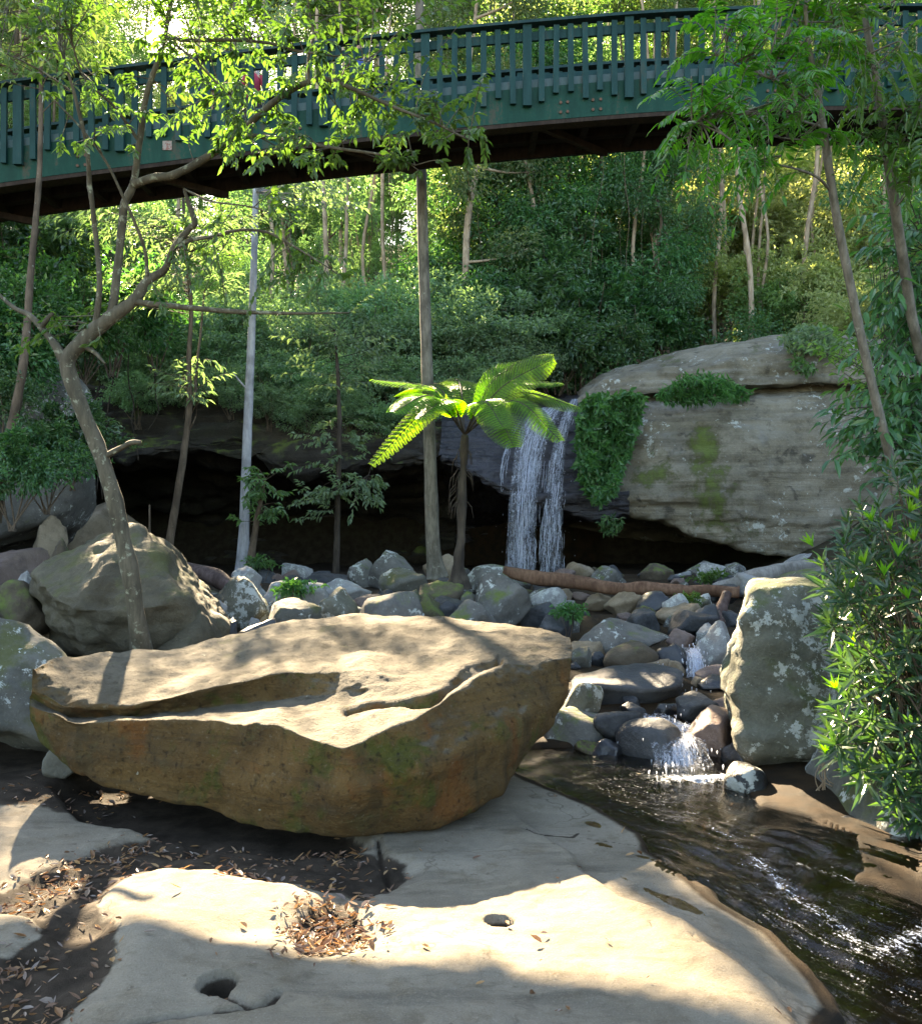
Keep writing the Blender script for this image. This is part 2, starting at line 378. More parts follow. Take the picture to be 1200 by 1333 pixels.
def ground_all(x, y):
    x = np.asarray(x, float); y = np.asarray(y, float); sh = x.shape
    q = np.stack([x, y, np.zeros_like(x)], -1).reshape(-1, 3)
    nb = lambda s, o=4, off=0.: fbm(q * s + off, o).reshape(sh)
    # creek valley, banks and the plateau above the falls
    zc = np.interp(y, [-30, 5.6, 6.2, 8, 10, 12, 14, 17, 21.3, 22.4, 40, 70, 110, 160, 400], [-.2, 0, .0, .14, .28, .41, .55, .45, .4, 3.9, 7, 15, 33, 45, 50])
    lb = np.clip(-x - np.interp(y, [4, 6, 8, 11, 14, 18], [3.4, 3.2, 3.6, 4.7, 6.6, 8.8]), 0, None) * .50 * sst(4.2, 8.5, y); lb = np.where(lb > 3.5, 3.5 + (lb - 3.5) * .35, lb)
    rb = np.clip(x - np.interp(y, [0, 4, 6, 9, 16], [2.1, 2.0, 2.7, 3.3, 5.2]), 0, None) * .55; rb = np.where(rb > 4, 4 + (rb - 4) * .3, rb)
    z = zc + (lb + rb) * (1 - .75 * sst(20, 30, y))
    z = z + sst(6.2, 8, y) * .07 * nb(1.3) + sst(22, 40, y) * .5 * nb(.15, 3)
    near = 1 - sst(6.0, 7.2, y)
    dw = sdist(x, y, WATER); dwn = dw + .022 * nb(2.1, 2)
    pl = .014 * nb(1.1, 3) + .009 * nb(3.5, 4) + .0022 * nb(22, 3) + .05 * (vnoise(q * .8 + 5).reshape(sh))
    # step between the upper and the lower slab
    du = seg_dist(x, y, ULINE) + .018 * nb(2.3, 3)
    rp = np.array(ULINE + [(9, ULINE[-1][1]), (9, ULINE[0][1])]); right = inside(x, y, rp)
    step = np.where(right, .075 * sst(0, .09, du), 0.0)
    pl = pl - step * sst(5.25, 4.6, y)
    pl = pl - .05 * np.exp(-(du / .035) ** 2) * sst(.85, 1.0, x) * sst(1.42, 1.2, x)
    # dirt gully between the slabs on the left
    dg = sdist(x, y, GULLY) + .06 * nb(3.3, 5); ig = sst(.13, -.09, dg)
    isl = sst(.08, -.05, sdist(x, y, ISLE) + .03 * nb(4, 3))
    ig = ig * (1 - isl); pl = pl - .055 * ig + .02 * nb(7, 3) * ig
    lb2 = sst(.1, -.1, sdist(x, y, LITTERBACK) + .1 * nb(2.5, 3))
    ur = sst(.06, -.06, sdist(x, y, UNDERROCK)); pl = pl - .10 * ur
    # bowl of leaves, channel, potholes, cracks
    bx, by = G(425, 1203); bd = np.hypot((x - bx) / .19, (y - by) / .27) + .18 * nb(4, 3); bowl = sst(1.35, .35, bd); pl = pl - .055 * bowl
    sx, sy = G(325, 1215); pl = pl - .025 * np.exp(-(((x - sx) / .25) ** 2 + ((y - sy) / .12) ** 2))
    hole = np.zeros(sh)
    for hx, hy, rx, ry in ((650, 1194, .052, .056), (284, 1284, .060, .068)):
        cx, cyy = G(hx, hy); hd = np.hypot((x - cx) / rx, (y - cyy) / ry) + .06 * nb(9, 2); hh = sst(1.12, .86, hd); hole = np.maximum(hole, hh); pl = pl - .085 * hh
    crack = np.zeros(sh)
    for pts, wd, dp in ((((684, 1070), (700, 1077), (745, 1079), (752, 1074)), .018, .035), (((752, 1079), (800, 1084), (842, 1091)), .007, .012), (((492, 1085), (497, 1108), (512, 1140)), .014, .04),
                        (((283, 1292), (330, 1312), (352, 1308), (362, 1296)), .016, .03), (((352, 1310), (300, 1317), (220, 1325), (140, 1345)), .012, .025), (((900, 1215), (905, 1222), (912, 1226)), .008, .012), (((846, 1198), (850, 1205)), .006, .01)):
        cd = seg_dist(x, y, [G(*p) for p in pts]) + .004 * nb(12, 2); e = np.exp(-(cd / wd) ** 2); crack = np.maximum(crack, e); pl = pl - dp * e
    # front slab roll
    fx = seg_dist(x, y, [G(*p) for p in ((60, 1345), (150, 1330), (300, 1318), (352, 1308), (390, 1285), (470, 1262))])
    z = z + pl * near
    # water bed
    inw = sst(.0, -.09, dwn)
    wz = water_z(x, y); slope = sst(.42, .0, np.maximum(dwn, 0)) * (1 - sst(6.4, 7.0, y)); z = z - slope * np.clip(z - wz - .015, 0, .3) * .8
    z = np.where((dwn > 0) & (dwn < .5) & (y < 6.4) & (x > 0), np.maximum(z, wz + .012), z)
    bed = water_z(x, y) - np.clip(-dwn * .7, .02, .26) + .04 * nb(3.2, 3) + .02 * nb(9, 2)
    nearw = 1 - sst(6.4, 7.0, y)
    z = z * (1 - inw * nearw) + np.minimum(bed, z) * inw * nearw
    dirt_shade = np.maximum.reduce([ig * near, lb2, .9 * bowl, ur * .8, 1.3 * hole, crack * .7, sst(5.9, 6.6, y)])  # dirt; ur also paints the shade under the boulder, hole darkens the potholes
    wet = np.maximum(sst(.10, -.02, dwn) * nearw, sst(6.3, 7, y) * sst(2.6, 1.2, np.abs(x - np.interp(y, [6, 9, 12, 16], [2.2, 2.3, 2.0, 1.4]))))
    forest = np.maximum(sst(20.5, 22.5, y), sst(.02, .25, lb + rb))
    wet = np.maximum(wet, sst(1.5, 1.6, x) * sst(2.0, 3.0, y) * (1 - sst(6.5, 7.5, y)))  # right bank: wet brown rock, darkened also in place of shade
    return z, dirt_shade, wet, forest, ig, bowl
def gz(x, y):
    return ground_all(np.atleast_1d(np.asarray(x, float)), np.atleast_1d(np.asarray(y, float)))[0]
def gz1(x, y): return float(gz(x, y)[0])

def lines(dense_a, dense_b, step, lo, hi, grow=1.12, start=None):
    d = list(np.arange(dense_a, dense_b, step)); s = start or step; a = dense_a
    while a > lo: s = min(s * grow, 12); a -= s; d.insert(0, a)
    s = start or step; a = d[-1]
    while a < hi: s = min(s * grow, 12); a += s; d.append(a)
    return np.array(d)
gx = lines(-2.3, 2.3, .0125, -260, 260, 1.11); gy = lines(2.6, 6.2, .0125, -60, 420, 1.045)
X, Y = np.meshgrid(gx, gy); Z, dirt_shade, wet, forest, ig, bowl = ground_all(X, Y)
n_, m_ = X.shape; idx = np.arange(n_ * m_).reshape(n_, m_)
fc = np.stack([idx[:-1, :-1], idx[:-1, 1:], idx[1:, 1:], idx[1:, :-1]], -1).reshape(-1, 4)
gm = mesh_np('ground', np.stack([X, Y, Z], -1).reshape(-1, 3), fc)
for k, a in (('dirt_shade', dirt_shade), ('wet', wet), ('forest', forest)): attr(gm, k, a.ravel())

m, nt = new_mat('sandstone ground'); co = objco(nt, True)
at = lambda k: N(nt, 'Attribute', attribute_name=k).outputs['Fac']
n1 = noise(nt, co, 1.1, 6, .6); n2 = noise(nt, co, 6, 7, .65); n3 = noise(nt, co, 130, 6, .75)
cs = N(nt, 'VectorMath', {0: co, 1: (.6, 3.2, 1)}, operation='MULTIPLY').outputs[0]; n4 = noise(nt, cs, 1.6, 6, .6, .6)
c = mixc(nt, ramp(nt, n1, .35, .68), (.165, .140, .102), (.245, .212, .160))
c = mixc(nt, mth(nt, 'MULTIPLY', ramp(nt, n4, .52, .70), .75), c, (.105, .092, .070))
c = mixc(nt, mth(nt, 'MULTIPLY', ramp(nt, n2, .50, .70), .6), c, (.115, .09, .056))
c = mixc(nt, mth(nt, 'MULTIPLY', ramp(nt, n3, .53, .68), .5), c, (.31, .28, .225))
c = mixc(nt, mth(nt, 'MULTIPLY', ramp(nt, n3, .47, .33), .45), c, (.075, .062, .045))
vor = N(nt, 'TexVoronoi', {'Vector': N(nt, 'VectorMath', {0: co, 1: N(nt, 'TexNoise', {'Vector': co, 'Scale': 2.5, 'Detail': 4}).outputs['Color']}, operation='ADD').outputs[0], 'Scale': 1.1}, feature='DISTANCE_TO_EDGE').outputs[0]
c = mixc(nt, mth(nt, 'MULTIPLY', ramp(nt, vor, .012, .002), mth(nt, 'MULTIPLY', ramp(nt, n1, .45, .6), .6)), c, (.07, .055, .038))
sp = noise(nt, co, 19, 3, .5); c = mixc(nt, mth(nt, 'MULTIPLY', ramp(nt, sp, .69, .73), .6), c, (.10, .08, .055))
st2 = noise(nt, N(nt, 'VectorMath', {0: co, 1: (1, 2.4, 1)}, operation='MULTIPLY').outputs[0], 3.3, 8, .72, 1.2); c = mixc(nt, mth(nt, 'MULTIPLY', ramp(nt, st2, .54, .66), .5), c, (.095, .078, .052)); c = mixc(nt, mth(nt, 'MULTIPLY', ramp(nt, st2, .46, .36), .35), c, (.27, .225, .16))
dcol = mixc(nt, ramp(nt, n2, .35, .65), (.024, .018, .012), (.052, .039, .027))
dm = mth(nt, 'ADD', at('dirt_shade'), mth(nt, 'MULTIPLY', mth(nt, 'SUBTRACT', n2, .5), .9))
c = mixc(nt, ramp(nt, dm, .38, .62), c, dcol)
fcol = mixc(nt, ramp(nt, n2, .4, .65), (.035, .024, .014), (.032, .036, .014))
c = mixc(nt, at('forest'), c, fcol)
wcol = mixc(nt, ramp(nt, n2, .35, .7), (.034, .021, .010), (.015, .012, .008))
c = mixc(nt, ramp(nt, mth(nt, 'ADD', at('wet'), mth(nt, 'MULTIPLY', mth(nt, 'SUBTRACT', n2, .5), .5)), .35, .75), c, wcol)
ro = mth(nt, 'SUBTRACT', .85, mth(nt, 'MULTIPLY', at('wet'), .12))
h = mth(nt, 'ADD', mth(nt, 'MULTIPLY', n2, .5), mth(nt, 'MULTIPLY', n3, .45))
s = bsdf(nt, Base_Color=c, Roughness=ro, Normal=N(nt, 'Bump', {'Strength': .8, 'Distance': .02, 'Height': h}).outputs[0]); s.inputs['Specular IOR Level'].default_value = .12
out(nt, s.outputs[0])
tag(link('ground', gm, m), kind='structure')

# ------------------------------------------------------------------ stream water
sub = (gx > .05) & (gx < 3.4); suby = (gy > 2.2) & (gy < 6.9)
wx = np.arange(.2, 3.0, .02); wy = np.arange(2.4, 6.7, .02); X, Y = np.meshgrid(wx, wy)
dw = sdist(X, Y, WATER)
Zw = water_z(X, Y)
q = np.stack([X, Y, X * 0], -1).reshape(-1, 3)
# wave field that follows the bend of the chute: ripples across the flow
flow = np.stack([X * 9 + Y * 7, (X * .55 - Y) * 2.2, X * 0], -1).reshape(-1, 3)
chute = sst(5.2, 4.6, Y) * sst(2.9, 3.5, Y)
Zw = Zw + (.007 * fbm(q * 7, 3) + .0).reshape(X.shape) + (.020 * fbm(flow * 1.1, 3)).reshape(X.shape) * chute
fa, fb = G(905, 1010, -.05), G(900, 1005, -.05)
foam_sheen = .95 * np.exp(-(((X - 1.46) / .30) ** 2 + ((Y - 5.72) / .10) ** 2))
for pts, wd, am in ((((985, 1135), (1005, 1150), (1040, 1180), (1090, 1200), (1118, 1225)), .05, 1.0), (((1040, 1142), (1090, 1148), (1130, 1160)), .03, .85), (((920, 1085), (960, 1115), (990, 1138)), .035, .65), (((1148, 1228), (1200, 1215), (1260, 1200)), .07, 1.1), (((1090, 1228), (1140, 1236)), .03, .8), (((860, 1050), (900, 1075), (960, 1100)), .10, .42), (((800, 1010), (850, 1030)), .16, .3), (((1010, 1190), (1060, 1215), (1110, 1228)), .08, .6)):
    foam_sheen = np.maximum(foam_sheen, .52 * am * np.exp(-(seg_dist(X, Y, [G(a, b, -.12) for a, b in pts]) / wd) ** 2))
cd_ = seg_dist(X, Y, [G(a, b, -.1) for a, b in ((800, 1035), (900, 1080), (980, 1140), (1060, 1200), (1140, 1240))]); foam_sheen = np.maximum(foam_sheen, .16 * np.exp(-(cd_ / .30) ** 2))  # faint pale streaks along the chute stand in for reflections
Zw = Zw + .02 * foam_sheen * (vnoise(q * 30).reshape(X.shape))
keep = (dw < .30)
n_, m_ = X.shape; idx = np.arange(n_ * m_).reshape(n_, m_)
fk = keep[:-1, :-1] & keep[1:, 1:]
fc = np.stack([idx[:-1, :-1], idx[:-1, 1:], idx[1:, 1:], idx[1:, :-1]], -1)[fk]
used = np.unique(fc); re = np.full(n_ * m_, -1); re[used] = np.arange(len(used))
wm = mesh_np('water', np.stack([X, Y, Zw], -1).reshape(-1, 3)[used], re[fc]); attr(wm, 'foam_sheen', foam_sheen.ravel()[used])
m, nt = new_mat('stream water'); co = objco(nt, True)
cs = N(nt, 'VectorMath', {0: N(nt, 'VectorRotate', {'Vector': co, 'Angle': -.62}, rotation_type='Z_AXIS').outputs[0], 1: (1.0, .16, 1)}, operation='MULTIPLY').outputs[0]
r1 = noise(nt, cs, 30, 5, .6, .8); r2 = noise(nt, co, 34, 4, .6)
hh = mth(nt, 'ADD', mth(nt, 'MULTIPLY', r1, .7), mth(nt, 'MULTIPLY', r2, .3))
bp = N(nt, 'Bump', {'Strength': .28, 'Distance': .03, 'Height': hh}).outputs[0]
tr = N(nt, 'BsdfTransparent', {'Color': (.80, .66, .44, 1)}); gl = N(nt, 'BsdfGlossy', {'Color': (1, 1, 1, 1), 'Roughness': .12, 'Normal': bp})
fr = N(nt, 'Fresnel', {'IOR': 1.36, 'Normal': bp})
ws = N(nt, 'MixShader', {0: fr.outputs[0], 1: tr.outputs[0], 2: gl.outputs[0]})
fd = N(nt, 'BsdfDiffuse', {'Color': (.55, .58, .63, 1)})
fn = noise(nt, cs, 60, 5, .7); fn2 = noise(nt, co, 85, 4, .7)
ff = mth(nt, 'ADD', N(nt, 'Attribute', attribute_name='foam_sheen').outputs['Fac'], mth(nt, 'MULTIPLY', mth(nt, 'SUBTRACT', mth(nt, 'ADD', fn, fn2), 1.0), 2.2))
ff = mth(nt, 'MULTIPLY', ramp(nt, ff, .45, 1.05), .8)
out(nt, N(nt, 'MixShader', {0: ff, 1: ws.outputs[0], 2: fd.outputs[0]}).outputs[0])
tag(link('water', wm, m), kind='structure')
# ================================================================== rock materials
M = {}
M['grey'] = rock_mat('grey rock', (.12, .115, .10), (.22, .212, .19), [((.27, .26, .23), 3, .55, .75, .5)], lichen=.35, moss=.1)
M['blue'] = rock_mat('dark blue grey rock', (.026, .030, .034), (.082, .087, .092), [((.15, .15, .15), 3, .5, .75, .6)], rough=.6, spec=.45)
M['wet'] = rock_mat('wet black rock', (.016, .017, .02), (.045, .046, .05), [((.10, .09, .08), 4, .58, .75, .5)], rough=.28, spec=.6, bump=.35)
M['pale'] = rock_mat('pale rock', (.30, .30, .285), (.44, .44, .42), [((.20, .20, .19), 4, .5, .75, .7)], lichen=.6)
M['tan'] = rock_mat('tan rock', (.28, .21, .13), (.40, .32, .22), [((.16, .12, .08), 4, .55, .75, .6)])
M['pink'] = rock_mat('pinkish brown rock', (.20, .135, .11), (.30, .22, .185), [((.10, .08, .075), 3, .5, .75, .7)], rough=.6)
M['brown'] = rock_mat('brown rock', (.085, .066, .045), (.155, .125, .085), [((.20, .17, .12), 3, .55, .75, .6)], moss=.35)
M['mossy'] = rock_mat('mossy rock', (.10, .10, .083), (.185, .18, .15), [((.22, .20, .14), 3, .5, .72, .6)], moss=.38, lichen=.25, mosscol=(.075, .08, .03))
M['lichen'] = rock_mat('lichen covered rock', (.135, .135, .10), (.23, .225, .175), [((.10, .105, .05), 2.2, .5, .68, .7)], lichen=.7, bump=.9, moss=.3, mosscol=(.09, .11, .04))
M['orange'] = rock_mat('orange brown rock', (.16, .09, .035), (.30, .19, .09), [((.08, .05, .03), 5, .5, .7, .7)])
M['wedge'] = rock_mat('olive brown rock', (.09, .078, .05), (.155, .138, .09), [((.05, .04, .022), 1.8, .5, .7, .7), ((.21, .20, .14), 3, .55, .75, .5)], moss=.25, mosscol=(.08, .08, .03), bump=.9)

# hero boulder material: sandy top, mossy green and rusty faces
m, nt = new_mat('ochre sandstone boulder'); co = objco(nt)
nz = N(nt, 'SeparateXYZ', {0: N(nt, 'NewGeometry').outputs['Normal']}).outputs[2]
n1 = noise(nt, co, 1.6, 6, .62); n2 = noise(nt, co, 7, 8, .72); n3 = noise(nt, co, 60, 6, .75)
top = mixc(nt, ramp(nt, n1, .3, .7), (.096, .078, .05), (.15, .127, .09))
face = mixc(nt, ramp(nt, noise(nt, co, 1.3, 6, .65, .5), .38, .62), (.085, .050, .016), (.15, .088, .028))
face = mixc(nt, mth(nt, 'MULTIPLY', ramp(nt, noise(nt, co, 2.3, 5, .6, .8), .52, .66), .8), face, (.17, .066, .014))
face = mixc(nt, mth(nt, 'MULTIPLY', ramp(nt, noise(nt, co, 2.9, 6, .65, .3), .52, .64), .85), face, (.058, .070, .008))
c = mixc(nt, ramp(nt, mth(nt, 'ADD', nz, mth(nt, 'MULTIPLY', mth(nt, 'SUBTRACT', n2, .5), .35)), .64, .88), face, top)
c = mixc(nt, mth(nt, 'MULTIPLY', ramp(nt, noise(nt, co, 3.3, 7, .7, .4), .56, .70), .6), c, (.105, .10, .035))
c = mixc(nt, mth(nt, 'MULTIPLY', ramp(nt, n2, .5, .75), .55), c, (.066, .05, .03))
c = mixc(nt, mth(nt, 'MULTIPLY', ramp(nt, n3, .55, .75), .4), c, (.235, .205, .15))
vs = noise(nt, N(nt, 'VectorMath', {0: co, 1: (5, 5, .8)}, operation='MULTIPLY').outputs[0], 1.6, 6, .65, .4)
c = mixc(nt, mth(nt, 'MULTIPLY', ramp(nt, vs, .54, .68), .45), c, (.040, .032, .014))
pit = noise(nt, co, 26, 6, .75); c = mixc(nt, mth(nt, 'MULTIPLY', ramp(nt, pit, .60, .68), .7), c, (.030, .022, .012)); c = mixc(nt, mth(nt, 'MULTIPLY', ramp(nt, pit, .40, .32), .45), c, (.23, .19, .125))
lay = noise(nt, N(nt, 'VectorMath', {0: co, 1: (.5, .5, 9)}, operation='MULTIPLY').outputs[0], 1.7, 7, .6, .3); c = mixc(nt, mth(nt, 'MULTIPLY', ramp(nt, lay, .55, .64), .35), c, (.045, .033, .018))
sp = noise(nt, co, 16, 2, .5); c = mixc(nt, mth(nt, 'MULTIPLY', ramp(nt, sp, .755, .77), .8), c, (.36, .34, .25))
h = mth(nt, 'ADD', mth(nt, 'SUBTRACT', mth(nt, 'ADD', mth(nt, 'MULTIPLY', n2, .7), mth(nt, 'MULTIPLY', lay, .5)), mth(nt, 'MULTIPLY', ramp(nt, pit, .56, .70), .35)), mth(nt, 'MULTIPLY', n3, .5))
s = bsdf(nt, Base_Color=c, Roughness=.88, Normal=N(nt, 'Bump', {'Strength': 1.0, 'Distance': .05, 'Height': h}).outputs[0]); s.inputs['Specular IOR Level'].default_value = .25
out(nt, s.outputs[0]); M['hero'] = m

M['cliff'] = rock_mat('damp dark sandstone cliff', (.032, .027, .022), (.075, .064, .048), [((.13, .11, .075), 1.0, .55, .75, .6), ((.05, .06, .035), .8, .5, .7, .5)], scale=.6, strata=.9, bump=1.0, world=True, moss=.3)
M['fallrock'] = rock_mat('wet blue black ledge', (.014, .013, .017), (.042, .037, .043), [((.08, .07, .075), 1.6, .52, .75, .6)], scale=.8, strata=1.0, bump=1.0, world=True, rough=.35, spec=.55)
M['outcrop'] = rock_mat('weathered grey sandstone', (.235, .205, .145), (.37, .335, .255), [((.11, .095, .06), 1.1, .52, .66, .7), ((.14, .12, .075), .7, .50, .68, .65), ((.30, .29, .26), 1.4, .56, .72, .6), ((.06, .055, .045), 3.3, .58, .70, .75), ((.33, .33, .30), 6, .60, .70, .5)], scale=.7, strata=.6, bump=1.0, world=True, lichen=.1)
# moss growing on the outcrop face in patches of its own (two patches, kept as an attribute)
nt = M['outcrop'].node_tree; pb = [n for n in nt.nodes if n.type == 'BSDF_PRINCIPLED'][0]; cin = pb.inputs['Base Color'].links[0].from_socket
mo = N(nt, 'Attribute', attribute_name='moss').outputs['Fac']; nn = noise(nt, objco(nt, True), 4.5, 7, .7)
mm = ramp(nt, mth(nt, 'ADD', mo, mth(nt, 'MULTIPLY', mth(nt, 'SUBTRACT', nn, .5), 2.8)), .38, 1.0)
mc = mixc(nt, ramp(nt, mth(nt, 'ADD', nn, mth(nt, 'MULTIPLY', mo, .30)), .62, .95), (.048, .046, .020), (.085, .125, .016))
nt.links.new(mixc(nt, mth(nt, 'MULTIPLY', mm, .85), cin, mc), pb.inputs['Base Color'])

# ================================================================== the big flat boulder
rows = [
 [(44,872,5.3),(70,856,5.6),(125,849,5.9),(240,840,6.1),(370,807,6.4),(450,799,6.6),(600,803,6.5),(700,817,6.2),(738,830,5.85)],
 [(42,885,5.25),(75,880,5.4),(150,880,5.5),(260,872,5.6),(370,845,5.8),(460,838,5.85),(590,828,5.9),(680,824,5.88),(742,832,5.78)],
 [(42,901,5.2),(80,921,5.15),(170,921,5.1),(260,898,5.15),(370,874,5.22),(450,873,5.3),(560,864,5.4),(655,839,5.65),(745,842,5.68)],
 [(42,906,5.28),(85,934,5.24),(172,933,5.2),(262,921,5.22),(360,911,5.2),(440,907,5.12),(548,893,5.1),(648,848,5.5),(744,850,5.62)],
 [(38,918,5.2),(100,942,5.0),(195,937,4.93),(280,937,4.8),(360,942,4.65),(445,975,4.44),(532,940,4.66),(640,866,5.22),(742,858,5.58)],
 [(43,946,5.22),(92,974,5.0),(190,984,4.9),(280,1008,4.75),(355,1024,4.6),(448,1030,4.42),(545,1012,4.52),(652,950,4.92),(738,895,5.5)],
 [(60,972,5.25),(100,1004,5.05),(165,1030,4.95),(285,1060,4.8),(345,1086,4.62),(445,1097,4.48),(560,1081,4.66),(655,1037,4.92),(728,925,5.5)],
 [(72,955,5.5),(115,988,5.7),(190,1004,5.6),(300,1008,5.6),(380,1010,5.6),(450,1010,5.6),(560,1008,5.6),(645,990,5.7),(732,900,5.8)],
 [(50,890,5.6),(85,880,6.0),(150,885,6.3),(260,885,6.5),(370,870,6.8),(450,860,7.0),(590,860,6.9),(680,860,6.5),(738,850,6.0)]]
R3 = [[P(*q) for q in r] for r in rows]
v, f, idx = loft(R3, 300, 270, closed=True, smooth=7)
f = f[:, ::-1]
c0, c1 = v[idx[:, 0]].mean(0), v[idx[:, -1]].mean(0)
nv = len(v); ring0, ring1 = idx[:, 0], idx[:, -1]
nr = vnormals(v, f); v = v - nr * (np.sign(((v - v.mean(0)) * nr).sum()) * .05 * np.exp(-(seg_dist(CX + v[:, 0] / v[:, 1] * F, CY - (v[:, 2] - EYE) / v[:, 1] * F, [(452, 928), (500, 917), (560, 911), (600, 880), (650, 858)]) / 5.) ** 2) * (v[:, 1] < 5.5))[:, None]
# the sheared crack under the top layer and the natural roughness
nr = vnormals(v, f)
if ((v - v.mean(0)) * nr).sum() < 0: f = f[:, ::-1]; nr = -nr
v = v + nr * (.016 * fbm(v * 5.2, 3) + .024 * fbm(v * 2.2, 4) * sst(.4, 1., np.abs(nr[:, 1])+.35) + .006 * fbm(v * 9, 4) + .008 * fbm(v * np.array([2, 2, 5]), 3))[:, None]
v = np.vstack([v, c0 + np.array([-.03, 0, 0]), c1 + np.array([.02, 0, 0])])
cap0 = np.stack([ring0, np.roll(ring0, -1), np.full(len(ring0), nv)], 1); cap1 = np.stack([np.roll(ring1, -1), ring1, np.full(len(ring1), nv + 1)], 1)
org = np.array([-.6, 5.4, 0.0])
me = mesh_np('boulder', v - org, [f, cap0, cap1])
tag(link('boulder', me, M['hero'], loc=org), 'huge flat-topped ochre sandstone boulder lying tilted on the rock platform', 'boulder')

# ================================================================== cliffs
def grid_thing(name, rows, nu, nv, mat, label, cat, amp=(.14, .05, .04), smooth=3, post=None):
    v, f, idx = loft(rows, nu, nv, smooth=smooth)
    nr = vnormals(v, f); flip = (nr[:, 1].mean() > 0)
    if flip: f = f[:, ::-1]; nr = -nr
    v = v + nr * (amp[0] * fbm(v * .7, 4) + amp[1] * fbm(v * np.array([1.2, 1.2, 6.5]), 4) + amp[2] * fbm(v * 3.1, 3))[:, None]
    org = v.mean(0); org[2] = v[:, 2].min()
    me = mesh_np(name, v - org, f)
    if post: post(me, v)
    return tag(link(name, me, mat, loc=org), label, cat)
K = [-520, -260, -80, 60, 160, 260, 360, 460, 540, 590]
rim = [430, 445, 465, 488, 500, 506, 510, 520, 528, 530]; lip = [600, 600, 604, 606, 596, 590, 600, 606, 600, 604]
Xs = [(k - 600) / F * 17.4 for k in K]
def up(k, z, D): return np.array([(k - 600) / F * 17.4, D, z])
def atz(k, py, D): p = P(600, py, D); return np.array([(k - 600) / F * 17.4, D, p[2]])
def cliff_rows(K, rim, lip, d0=0., slope=.5):
    return [[up(k, 4.6, 24.5) for k in K], [atz(k, r - 3, 19.2 + d0) for k, r in zip(K, rim)], [atz(k, r + 5, 18.0 + d0) for k, r in zip(K, rim)],
            [atz(k, r * .5 + l * .5, 17.7 + d0 - slope * .5) for k, r, l in zip(K, rim, lip)], [atz(k, l - 10, 17.5 + d0 - slope) for k, l in zip(K, lip)], [atz(k, l, 17.6 + d0 - slope) for k, l in zip(K, lip)],
            [atz(k, l + 6, 19.0) for k, l in zip(K, lip)], [up(k, 1.3, 21.6) for k in K], [up(k, .75, 21.4) for k in K], [up(k, -.1, 21.2) for k in K]]
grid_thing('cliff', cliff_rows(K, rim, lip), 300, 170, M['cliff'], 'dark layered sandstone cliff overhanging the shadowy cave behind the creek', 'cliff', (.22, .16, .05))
K = [575, 610, 650, 690, 730, 770, 810]
rim = [528, 530, 532, 533, 524, 516, 512]; lip = [604, 622, 642, 652, 664, 672, 668]
grid_thing('waterfall_ledge', cliff_rows(K, rim, lip, -.05, .75), 150, 170, M['fallrock'], 'wet blue black rock ledge that the waterfall spills over', 'rock ledge', (.10, .10, .03))
K = [752, 790, 840, 890, 940, 1000, 1060, 1120, 1190, 1300]
def row(py, D): return [P(k, a, d) for k, a, d in zip(K, py, D)]
D0 = [17.4, 17.2, 16.9, 16.7, 16.5, 16.4, 16.3, 16.3, 16.4, 16.8]
dd = lambda o: [d + o for d in D0]
rows = [[np.array([P(k, 500, 19)[0] * 1.15, 24, 4.5]) for k in K], row([512, 488, 468, 455, 445, 437, 434, 437, 446, 460], dd(2.4)), row([520, 497, 484, 474, 468, 460, 458, 460, 466, 480], dd(.75)),
        row([530, 518, 513, 510, 506, 501, 498, 499, 505, 512], dd(.55)), row([533, 521, 516, 513, 509, 505, 503, 504, 510, 516], dd(1.0)),
        row([538, 527, 522, 519, 516, 512, 510, 511, 516, 522], dd(1.0)), row([543, 531, 526, 523, 519, 515, 513, 514, 519, 525], dd(.45)),
        row([600, 585, 578, 573, 570, 568, 568, 568, 575, 580], dd(-.1)), row([640, 636, 640, 648, 660, 675, 680, 676, 680, 690], dd(-.3)),
        row([654, 660, 672, 690, 706, 724, 726, 716, 705, 705], dd(-.15)), row([658, 664, 674, 690, 702, 716, 720, 712, 705, 705], dd(2.6)), [np.array([P(k, 700, d)[0], d + 5.2, .9]) for k, d in zip(K, D0)], [np.array([P(k, 700, d)[0], d + 5.1, -.1]) for k, d in zip(K, D0)]]
def moss_attr(me, v):
    px = CX + v[:, 0] / v[:, 1] * F; py = CY - (v[:, 2] - EYE) / v[:, 1] * F
    g = lambda x, y, a, b: np.exp(-(((px - x) / a) ** 2 + ((py - y) / b) ** 2))
    a = 1.25 * g(918, 575, 20, 26) + .95 * g(928, 640, 36, 50) + .8 * g(835, 622, 30, 14) + .6 * g(860, 600, 30, 40) + .7 * g(872, 468, 26, 8) + .5 * g(960, 690, 50, 20) + .5 * g(985, 455, 16, 12) + .4 * g(1000, 490, 10, 12)
    attr(me, 'moss', a)
grid_thing('rock_outcrop', rows, 330, 260, M['outcrop'], 'massive rounded grey sandstone outcrop with green moss beside the waterfall', 'rock outcrop', (.10, .045, .02), 2, moss_attr)

